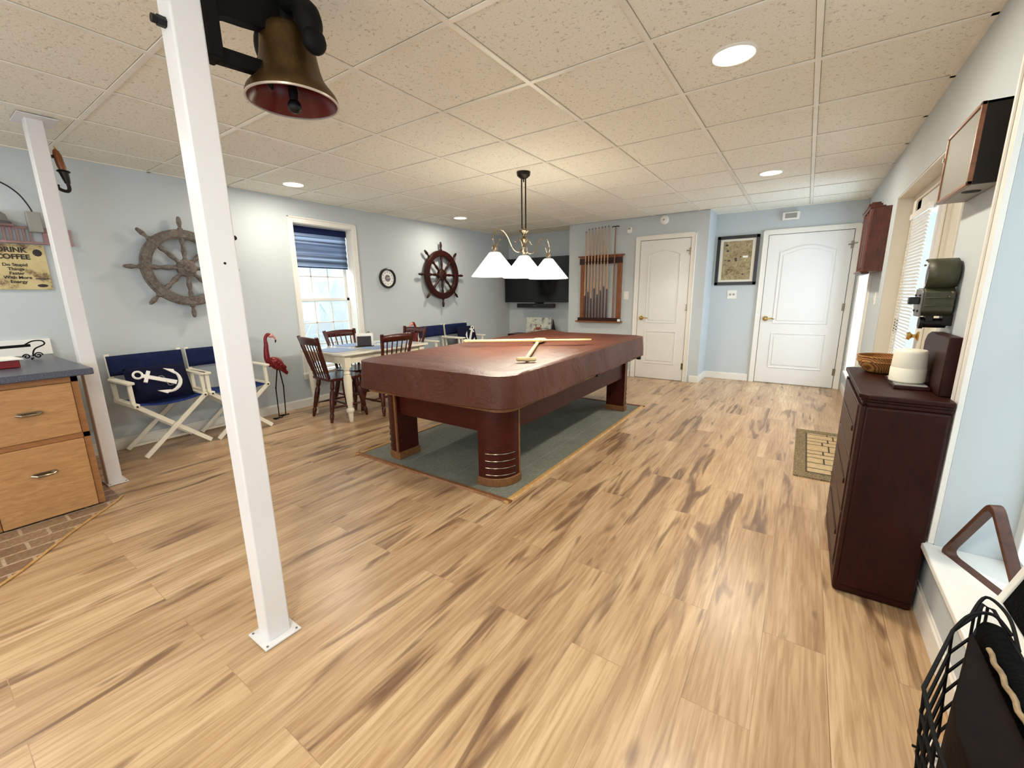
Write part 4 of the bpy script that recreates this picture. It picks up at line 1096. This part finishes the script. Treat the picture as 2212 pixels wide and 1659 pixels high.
MB().box((-.038, .6665, 1.985), (.038, .712, 2.335)).build('wall_plate', 'iron', br, bevel=.006)
MB().bar((0, .70, 2.005), (0, .845, 2.017), .03, .046).build('lower_brace', 'iron', br, bevel=.004)
m = MB(); m.tube(bez([(0, .69, 2.30), (0, .72, 2.19), (0, .80, 2.175), (0, .87, 2.20)], 12), .02, 8); m.tube([(0, .845, 2.0), (0, .862, 1.985), (0, .868, 1.965)], [.014, .012, .004], 8)
m.prism([(.69, 2.335), (.69, 2.10), (.745, 2.118), (.80, 2.125), (.86, 2.135), (.93, 2.20), (.975, 2.26), (.96, 2.335)], -.022, .022, 'yz')
m.build('arched_arm', 'iron', br, bevel=.004)
m = MB(); m.tube(bez([(-.14, .94, 2.12), (-.125, .94, 2.19), (-.06, .938, 2.235), (0, .938, 2.245), (.06, .94, 2.235), (.115, .945, 2.185), (.135, .948, 2.12)], 36), [.030 + .012 * abs(math.sin(i * .35)) for i in range(37)], 12); m.sphere((.142, .948, 2.10), .040, 16, (.8, 1, 1)); m.sphere((-.142, .938, 2.105), .036, 16, (.8, 1, 1))
m.cyl((0, .938, 2.18), (0, .938, 2.26), .036, seg=16); m.build('yoke', 'iron', br)

# ornament on the second post
oc = thing('wooden_hook_ornament', 'carved brown wooden ornament with curled hook on the far left post', 'wall ornament', (-3.943, .728, 0))
m = MB(); m.rod((0, .030, 2.195), (0, .045, 2.075), [(0, .005), (.08, .014), (.3, .021), (.8, .021), (1, .017)], 12); b_ = m.build('body', 'rackwood', oc)
m = MB(); m.tube([(0, .027, 2.21), (0, .05, 2.16), (0, .062, 2.085)], .004, 6); m.build('strap', 'brass', b_)
m = MB(); m.lathe([(.028, 0), (.034, .006), (.028, .012)], 14, Matrix.Translation((0, .047, 2.063))); m.rod((0, .047, 2.065), (0, .056, 2.0), [(0, .024), (.5, .020), (1, .014)], 12)
m.tube(bez([(0, .056, 2.0), (0, .058, 1.97), (0, .048, 1.953), (0, .025, 1.955), (0, .008, 1.965)], 16), .010, 8); m.box((-.014, .0, 1.955), (.014, .014, 1.985)); m.box((-.012, 0, 2.14), (.012, .03, 2.155)); m.build('hook', 'bronze', oc)

# ------------------------------------------------------------------ kitchen corner
kc = thing('kitchen_base_cabinet', 'oak kitchen base cabinet with two drawers at the left edge', 'kitchen cabinet', (-3.57, 0, 0))
m = MB(); m.box((-.75, .10, .012), (-.012, .565, .835)); m.build('carcass', 'cabwood2', kc)
m = MB(); m.box((-.012, .10, .012), (0, .135, .835)); m.box((-.012, .535, .012), (0, .565, .835)); m.box((-.012, .10, .455), (0, .565, .485)); m.box((-.012, .10, .80), (0, .565, .835)); m.build('face_frame', 'cabwood2', kc)
for a, b, zc in ((.485, .80, .65), (.012, .455, .29)):
    d = MB().box((-.006, .138, a + .002), (.012, .532, b - .002)).build('drawer', 'cabwood', kc, bevel=.005)
    m = MB(); m.box((.012, .295, zc - .012), (.020, .385, zc + .010)); m.tube([(.02, .29, zc), (.042, .31, zc - .004), (.042, .37, zc - .004), (.02, .39, zc)], .007, 8); m.build('handle', 'nickel', d)
kc2 = thing('kitchen_base_cabinet', 'oak kitchen base cabinet continuing out of the picture to the left', 'kitchen cabinet', (-3.57, -.75, 0))
MB().box((-.75, -.10, .012), (0, .848, .835)).build('carcass', 'cabwood2', kc2)
for a, b in ((.485, .80), (.012, .455)): MB().box((-.006, -.06, a), (.012, .80, b)).build('drawer', 'cabwood', kc2, bevel=.005)
ct = thing('worktop', 'slate blue laminate worktop of the kitchen counter', 'worktop', (0, 0, 0))
MB().box((XL + .001, -1.0, .836), (-3.525, .635, .875)).build('slab', 'laminate', ct, bevel=.006)
MB().box((XL + .001, -1.0, .875), (XL + .022, .655, .992)).build('backsplash', 'white', ct, bevel=.003)
kc3 = None
tr = thing('lidded_box', 'dark red box with a white paper lid on the kitchen worktop', 'box', (-4.05, .30, .8755), .1)
MB().box((-.11, -.10, 0), (.11, .085, .048)).build('box_body', 'redbox', tr, bevel=.004)
MB().box((-.125, -.11, .048), (.125, .10, .054)).build('lid', 'paper', tr)
sc_ = thing('scroll_stand', 'black wrought iron scroll stand on the kitchen worktop', 'iron stand', (-4.42, .46, .8755), -.1)
m = MB(); m.bar((0, -.45, .085), (0, .05, .098), .012, .018); m.build('bar', 'iron', sc_)
def spiral(c, r0, turns, n, flip=1):
    return [(c[0], c[1] + flip * r0 * (1 - i / n * .75) * math.cos(turns * 2 * PI * i / n), c[2] + r0 * (1 - i / n * .75) * math.sin(turns * 2 * PI * i / n)) for i in range(n + 1)]
m = MB(); m.tube(bez([(0, .02, .10), (0, .06, .125), (0, .105, .125), (0, .115, .10), (0, .07, .075), (0, .055, .05), (0, .05, .02)], 36), .005, 6)
m.tube(spiral((0, .075, .025), .022, 1.4, 20), .0045, 6); m.tube(spiral((0, .020, .022), .018, 1.3, 18, -1), .0045, 6)
m.tube([(-.04, .04, .005), (.0, .05, .01), (.04, .04, .005)], .0045, 6); m.tube([(0, -.44, .085), (0, -.44, .004)], .0045, 6); m.build('scroll', 'iron', sc_)
sg = thing('coffee_sign', 'aged yellow metal sign about drinking coffee on the kitchen wall', 'sign', (XL, .572, 1.518))
MB().box((0, -.165, -.16), (.012, .165, .162)).build('sign_board', 'sign', sg)
rt = (PI/2, 0, PI/2)
text('DRINK\nCOFFEE', .048, 'ink', sg, (.013, 0, .095), rt, bold=.0016)
text('Do Stupid\nThings\nFaster\nWith More\nEnergy', .030, 'ink', sg, (.013, 0, -.045), rt, bold=.0006)
m = MB(); m.box((.012, .085, -.085), (.0135, .155, -.079)); m.sphere((.012, .115, -.132), .02, 10, (.1, 1.5, .6)); m.sphere((.012, .125, .105), .026, 10, (.06, 1, 1)); m.build('printed_motif', 'naplace', sg)
rk = thing('mug_rack', 'faded mauve slatted wall rack above the coffee sign', 'wall rack', (XL, 0, 0))
m = MB(); m.box((0, .20, 1.685), (.035, .90, 1.70)); m.box((0, .20, 1.79), (.02, .90, 1.806)); m.build('rail', 'mauve', rk)
for i in range(15): MB().box((0, .23 + i * .032, 1.70), (.018, .242 + i * .032, 1.79)).build('slat', 'mauve', rk) if i < 15 else None
MB().box((0, .745, 1.70), (.022, .895, 1.79)).build('end_panel', 'mauve', rk)
jb = thing('junction_box', 'grey wall box with an arched black cable beside the mug rack', 'junction box', (XL + .036, .715, 1.835))
MB().box((0, -.04, -.07), (.045, .035, .072)).build('box_body', 'greypaint', jb, bevel=.006)
m = MB(); m.tube(bez([(.02, 0, .07), (.02, -.015, .12), (.02, -.05, .19), (.02, -.11, .245), (.02, -.19, .275), (.02, -.30, .28)], 30), .005, 6); m.build('cable', 'black', jb)
hp = thing('rounded_cap', 'beige rounded cap sitting on the mauve wall rack', 'hat', (XL + .10, .50, 1.806))
MB().lathe([(.001, .095), (.04, .09), (.075, .06), (.085, .02), (.088, .0)], 28, cap=True).build('crown', 'felt', hp)
MB().tube([(.09 * math.cos(a), .09 * math.sin(a), .008) for a in [2 * PI * i / 28 for i in range(28)]], .007, 6, closed=True).build('brim', 'greymetal', hp)
MB().box((-.10, -.09, -.012), (.0, .10, 0)).build('shelf_support', 'mauve', rk, loc=(.10, .50, 1.806))

# ------------------------------------------------------------------ right wall: dresser and what stands on it
DX0, DX1, DYA, DYB, DH = .215, .485, 2.09, 2.85, .876
dr = thing('dresser', 'dark mahogany low chest with stepped edges against the right wall', 'chest', (0, 0, 0))
m = MB(); m.box((DX0 + .02, DYA + .012, .03), (DX1, DYB - .012, DH - .045)); m.build('carcass', 'mahog2', dr, bevel=.012)
m = MB()
for i, (o, a, b) in enumerate(((.000, DH - .018, DH), (.008, DH - .030, DH - .018), (.014, DH - .046, DH - .030))):
    m.prism([(DX1, DYA + o), (DX0 + .03, DYA + o), (DX0 + o, DYA + .03), (DX0 + o, DYB - .03), (DX0 + .03, DYB - o), (DX1, DYB - o)], a, b, 'xy')
m.build('top', 'mahog2', dr, bevel=.004)
for yy in (DYA + .035, DYB - .035):
    m = MB(); m.prism([(DX0 + .024, yy - .022), (DX0 + .010, yy - .022), (DX0 + .010, yy - .012), (DX0 + .016, yy - .010), (DX0 + .010, yy - .004), (DX0 + .010, yy + .004), (DX0 + .016, yy + .006), (DX0 + .010, yy + .012), (DX0 + .010, yy + .022), (DX0 + .024, yy + .022)], .06, DH - .05, 'xy')
    m.build('fluted_pilaster', 'mahog', dr)
m = MB(); m.box((DX0 + .012, DYA + .016, 0.0), (DX1, DYB - .016, .085)); m.build('plinth', 'mahog2', dr, bevel=.014)
for a, b in ((.10, .34), (.35, .58), (.59, .82)):
    d_ = MB().box((DX0 + .006, DYA + .075, a), (DX0 + .024, DYB - .075, b)).build('drawer', 'mahog', dr, bevel=.004)
    MB().box((DX0 + .001, DYA + .12, (a + b) / 2 - .012), (DX0 + .008, DYB - .12, (a + b) / 2 + .012)).build('pull', 'mahog', d_, bevel=.003)
m = MB(); m.prism([(2.19, DH), (2.56, DH), (2.56, 1.055), (2.53, 1.085), (2.48, 1.10), (2.19, 1.10)], .452, .494, 'yz'); m.build('back_board', 'mahog2', dr, bevel=.004)
bd = thing('square_board', 'dark square wooden board under the cream stoneware pot', 'board', (.412, 2.41, DH + .0005), .0)
MB().box((-.075, -.125, 0), (.036, .125, .014)).build('board', 'mahog', bd, bevel=.002)
MB().prism(roundrect(.10, .235, .01, 3, -.02, 0), .014, .016, 'xy').build('felt_inset', 'felt', bd)
pot = thing('stoneware_pot', 'cream cylindrical stoneware pot on the square board on the chest', 'pot', (.388, 2.385, DH + .0168))
MB().lathe([(.052, 0), (.0585, .006), (.058, .06), (.0565, .062), (.057, .065), (.054, .125), (.052, .133), (.047, .137), (.001, .139)], 40).build('pot_body', 'ceramic', pot)
bk = thing('wicker_basket', 'shallow brown woven basket on the chest behind the cream pot', 'basket', (.345, 2.72, DH + .0005))
MB().lathe([(.05, 0), (.065, .004), (.088, .03), (.098, .055), (.100, .058), (.100, .078), (.096, .078), (.094, .056), (.083, .03), (.05, .008), (.001, .008)], 40, cap=True).build('bowl', 'wicker', bk)
MB().tube([(.099 * math.cos(a), .099 * math.sin(a), .079) for a in [2 * PI * i / 36 for i in range(36)]], .0045, 8, closed=True).build('rim', 'wicker', bk)
MB().tube([(.100 * math.cos(a), .100 * math.sin(a), .056) for a in [2 * PI * i / 36 for i in range(36)]], .003, 8, closed=True).build('band', 'wicker', bk)
m = MB(); m.tube([(.07, -.05, .078), (.076, -.055, .092), (.088, -.05, .092), (.09, -.042, .08)], .004, 6); m.build('handle_knot', 'bronze', bk)

# ------------------------------------------------------------------ right wall: display case, olive machine, small cabinet
dc = thing('display_case', 'dark wooden wall case with framed grey front high on the right wall', 'display case', (.42, 0, 0))
m = MB(); m.box((.012, 2.212, 1.632), (.088, 2.64, 1.64)); m.box((.012, 2.212, 1.64), (.088, 2.220, 1.893)); m.box((.012, 2.632, 1.64), (.088, 2.64, 1.893)); m.box((.012, 2.212, 1.885), (.088, 2.64, 1.893)); m.box((.08, 2.212, 1.632), (.088, 2.64, 1.893)); m.build('case_body', 'display', dc)
MB().box((.013, 2.220, 1.6305), (.085, 2.632, 1.632)).build('underside', 'greypaint', dc)
m = MB(); F = .013
m.box((0, 2.210, 1.631), (.014, 2.642, 1.631 + F)); m.box((0, 2.210, 1.894 - F), (.014, 2.642, 1.894)); m.box((0, 2.210, 1.631), (.014, 2.210 + F, 1.894)); m.box((0, 2.642 - F, 1.631), (.014, 2.642, 1.894)); m.build('front_frame', 'copper', dc, bevel=.002)
MB().box((.005, 2.222, 1.643), (.008, 2.63, 1.882)).build('front_panel', 'caseglass', dc)
m = MB()
for i in range(5): m.ring(.006 + i * .005, .004 + i * .005, 0, .002, 20, Matrix.Translation((.045, 2.36, 1.628)))
m.build('vent', 'black', dc)
m = MB(); m.box((-.004, 2.635, 1.80), (.012, 2.648, 1.815)); m.build('latch', 'nickel', dc)

om = thing('olive_machine', 'olive green metal apparatus with a curved hood on the right wall', 'wall apparatus', (0, 0, 0))
ox0, ox1, oy = .405, .497, 2.44
def hoodf(u, v):
    a = -PI * .40 + v * PI * 1.02
    return (ox0 + (ox1 - ox0) * u, oy + .075 - .075 * math.cos(a) * 1.0, 1.335 + .063 * math.sin(a))
MB().grid(hoodf, 4, 26).build('hood', 'olive', om, solid=.004)
m = MB()
for a in (-.4, .5, 1.4, 2.3): m.sphere((ox0 + .004, oy + .075 - .066 * math.cos(a), 1.335 + .055 * math.sin(a)), .005, 8)
m.sphere((ox1 - .012, oy + .0, 1.262), .006, 8); m.sphere((ox1 - .02, oy - .004, 1.245), .004, 8); m.build('stud', 'nickel', om)
m = MB(); m.cyl((ox0 + .012, oy + .075, 1.335), (ox1, oy + .075, 1.335), .05, seg=24); m.build('drum', 'blackplastic', om)
m = MB(); m.prism([(oy, 1.185), (oy, 1.265), (oy + .03, 1.28), (oy + .15, 1.28), (oy + .17, 1.22), (oy + .13, 1.165), (oy + .03, 1.165)], ox0, ox1, 'yz'); m.box((ox0 + .004, oy - .004, 1.205), (ox1, oy + .01, 1.212)); m.box((ox0 + .004, oy - .004, 1.236), (ox1, oy + .01, 1.243)); m.build('body', 'olive', om, bevel=.005)
m = MB(); m.prism([(oy + .012, 1.162), (oy + .012, 1.262), (oy + .03, 1.276), (oy + .14, 1.276), (oy + .16, 1.215), (oy + .12, 1.160)], ox0 - .006, ox0 + .001, 'yz'); ep = m.build('end_plate', 'greymetal', om, bevel=.003)
for yy, zz in ((.04, 1.25), (.12, 1.25), (.04, 1.185), (.11, 1.185)): MB().sphere((ox0 - .007, oy + yy, zz), .005, 8).build('bolt', 'black', ep)
MB().box((ox0 - .042, oy + .03, 1.213), (ox0 - .006, oy + .06, 1.243)).build('lever', 'blackplastic', om, bevel=.004)
m = MB(); m.cyl((ox0 + .012, oy + .05, 1.135), (ox1 - .004, oy + .05, 1.135), .02, seg=18); m.cyl((ox0 + .004, oy + .05, 1.135), (ox0 + .018, oy + .05, 1.135), .025, seg=18); m.box((ox1 - .02, oy + .03, 1.125), (XR, oy + .09, 1.172)); m.box((ox0 + .02, oy + .03, 1.14), (ox0 + .045, oy + .08, 1.17)); m.build('roller', 'black', om, bevel=.002)

wc = thing('wall_cabinet', 'small red mahogany wall cabinet with moulded ends beside the side door', 'wall cabinet', (0, 0, 0))
cx0, cx1, cy0, cy1 = .375, XR, 4.83, 5.42
MB().box((cx0 + .01, cy0, 1.43), (cx1, cy1, 1.955)).build('carcass', 'darkred', wc, bevel=.002)
m = MB()
for y_ in (cy0 + .025, cy0 + .075, cy0 + .125, cy0 + .30, cy1 - .125, cy1 - .075, cy1 - .025): m.cyl((cx0 + .008, y_, 1.44), (cx0 + .008, y_, 1.95), .011, seg=12)
m.build('reeded_column', 'darkred', wc)
m = MB(); m.box((cx0 - .012, cy0 + .0, 1.945), (cx1 - .04, cy1 + .01, 1.965)); m.box((cx0 - .022, cy0 + .02, 1.965), (cx1 - .06, cy1 - .02, 1.985)); m.box((cx0 + .0, cy0 + .05, 1.985), (cx1 - .07, cy1 - .05, 2.0)); m.build('cornice', 'darkred', wc, bevel=.005)
m = MB(); m.box((cx0 - .018, cy0 + .0, 1.425), (cx0 + .03, cy1, 1.438)); m.box((cx0 - .005, cy0 + .02, 1.408), (cx0 + .05, cy1 - .02, 1.428)); m.build('base_moulding', 'darkred', wc, bevel=.004)
MB().box((cx0 + .002, cy0 + .13, 1.47), (cx0 + .012, cy1 - .13, 1.91)).build('door', 'mahog', wc, bevel=.003)

# door mat
dm = thing('door_mat', 'stone-patterned rubber doormat on the floor beside the chest', 'doormat', (0, 0, 0))
mx0, mx1, my0, my1 = .056, .475, 3.395, 4.62
MB().prism(roundrect(mx1 - mx0, my1 - my0, .01, 2, (mx0 + mx1) / 2, (my0 + my1) / 2), .0005, .009, 'xy').build('mat_border', 'matborder', dm)
ix0, ix1, iy0, iy1 = mx0 + .072, mx1 - .04, my0 + .10, my1 - .10
MB().box((ix0, iy0, .009), (ix1, iy1, .0098)).build('joint_field', 'matjoint', dm)
m = MB(); rr = random.Random(21); y = iy0 + .006
while y < iy1 - .03:
    h = rr.choice((.09, .12, .16)); h = min(h, iy1 - .006 - y); x = ix0 + .005
    while x < ix1 - .02:
        w_ = rr.choice((.11, .15, .19)); w_ = min(w_, ix1 - .005 - x)
        if ix1 - x - w_ < .03: w_ = ix1 - .005 - x
        m.prism(roundrect(w_ - .011, h - .016, .004, 2, x + w_ / 2, y + h / 2), .0098, .0118, 'xy'); x += w_
    y += h
m.build('stone_pattern', 'matstone', dm)

# ------------------------------------------------------------------ front niche: rack triangle, leaning picture, wire basket
SZ = WN[2] + .0125
tg = thing('billiard_triangle', 'brown wooden billiard ball triangle standing on the white window sill', 'ball rack', (0, 0, 0))
def tri_pts(A, B, C, r, n=5):
    out = []; P = [Vector(A), Vector(B), Vector(C)]
    for i in range(3):
        p, a, b = P[i], P[i - 1], P[(i + 1) % 3]; d0 = (a - p).normalized(); d1 = (b - p).normalized()
        s0 = p + d0 * r; s1 = p + d1 * r
        for k in range(n + 1): u = k / n; out.append(s0 * (1 - u) ** 2 + p * 2 * u * (1 - u) + s1 * u * u)
    return out
A_ = Vector((.530, 2.085, SZ)); B_ = Vector((.655, 1.77, SZ)); C_ = (A_ + B_) / 2 + Vector((-.008, 0, .30))
nrm = (B_ - A_).cross(C_ - A_).normalized(); cen = (A_ + B_ + C_) / 3
m = MB(); outer = tri_pts(A_, B_, C_, .045); inner = [cen + (p - cen) * .87 for p in outer]
n_ = len(outer); T = .017
v = [p + nrm * T for p in outer] + [p + nrm * T for p in inner] + [p - nrm * T for p in inner] + [p - nrm * T for p in outer]
f = []
for j in range(4):
    for i in range(n_):
        k = (i + 1) % n_; j2 = (j + 1) % 4; f.append((j * n_ + i, j * n_ + k, j2 * n_ + k, j2 * n_ + i))
m._add(v, f); m.build('frame', 'triwood', tg, bevel=.002)
pf = thing('leaning_picture', 'white-framed dark picture leaning against the front window at right edge', 'picture', (.585, 0, SZ), 0, None, rot=(0, .28, 0))
m = MB(); ya_, yb_ = 1.17, 1.80
m.box((0, ya_, 0), (.02, yb_, .03)); m.box((0, ya_, .43), (.02, yb_, .46)); m.box((0, ya_, 0), (.02, ya_ + .03, .46)); m.box((0, yb_ - .03, 0), (.02, yb_, .46)); m.build('frame', 'white', pf, bevel=.003)
MB().box((.006, ya_ + .02, .02), (.014, yb_ - .02, .44)).build('picture_panel', 'fabricblack', pf)

st = thing('white_stand', 'low bright white stand under the black wire basket', 'stand', (0, 0, 0))
MB().box((.325, .50, .29), (.468, 1.12, .315)).build('top', 'white', st, bevel=.004)
for a in (.345, .448):
    for b in (.53, 1.09): MB().cbox((a, b, .145), (.03, .03, .29)).build('leg', 'white', st)
MB().box((.335, .52, .05), (.455, 1.10, .25)).build('lower_panel', 'white', st)
wb = thing('wire_basket', 'black wire basket holding dark bags in the bottom right corner', 'wire basket', (.365, .93, 0))
PL = [(.070, .385), (.055, .398), (.036, .35), (-.024, .251), (-.106, .033), (-.111, -.08), (-.107, -.18), (-.075, -.31), (-.005, -.39), (.070, -.38)]
def lp(k, z, rough=0): return [(a * k if a < .06 else a, b * k, z) for a, b in PL]
m = MB(); m.tube(lp(1, .55), .0036, 8, closed=True); m.build('rim', 'iron', wb)
m = MB()
for k, z in ((.97, .50), (.94, .455), (.91, .41), (.88, .365), (.84, .322)): m.tube(lp(k, z), .003, 6, closed=True)
m.build('ring_wire', 'iron', wb)
m = MB()
def along(u, k, z):
    n = len(PL) - 1; q = u * n; i = min(int(q), n - 1); t = q - i
    a, b = PL[i], PL[i + 1]; return ((a[0] + (b[0] - a[0]) * t) * k if u < .97 and u > .03 else a[0] + (b[0] - a[0]) * t, (a[1] + (b[1] - a[1]) * t) * k, z)
for q in [.06, .14, .24, .335, .45, .50, .56, .61, .66, .72, .78, .85, .93]:
    m.tube([along(q, 1, .55), along(q, .97, .50), along(q, .91, .41), along(q, .84, .322)], .0028, 6)
m.build('upright_wire', 'iron', wb)
MB().tube(bez([(.02, .33, .55), (.055, .39, .575), (.078, .34, .57), (.072, .25, .55)], 18), .0036, 6).build('end_loop', 'iron', wb)
MB().tube(bez([(-.024, .251, .55), (.01, .30, .57), (.05, .32, .575), (.072, .29, .556)], 18), .0036, 6).build('end_loop', 'iron', wb)
m = MB()
for i in range(6): m.tube([(-.075, -.26 + i * .08, .322), (.07, -.26 + i * .08, .322)], .0028, 6)
m.build('base_wire', 'iron', wb)
def bag(name, label, mat, x0, x1, y0, y1, z0, z1, r):
    m = MB(); rg = random.Random(len(name))
    m.prism(roundrect(x1 - x0, y1 - y0, r, 5, (x0 + x1) / 2, (y0 + y1) / 2), z0, z1, 'xy')
    return tag(m.build(name, mat, None, bevel=.016), label, 'bag')
bag('black_bag', 'black fur bag stuffed along the back of the wire basket', 'fabricblack', .388, .430, .62, 1.24, .33, .568, .018)
tag(MB().prism([(.378, 1.20), (.372, 1.20), (.335, 1.075), (.300, .97), (.290, .90), (.290, .70), (.31, .62), (.378, .62)], .33, .545, 'xy').build('brown_bag', 'fabricbrown', None, bevel=.014), 'dark brown leather bag filling the front of the wire basket', 'bag')
rp = MB(); pts = [(.3835 + .002 * math.sin(i * 1.3), 1.14 - i * .012, .557 + .002 * math.cos(i * 1.3)) for i in range(34)]
rp.tube(pts, .0048, 8); tag(rp.build('tan_rope', 'tan'), 'tan twisted rope lying between the two dark bags in the basket', 'rope')
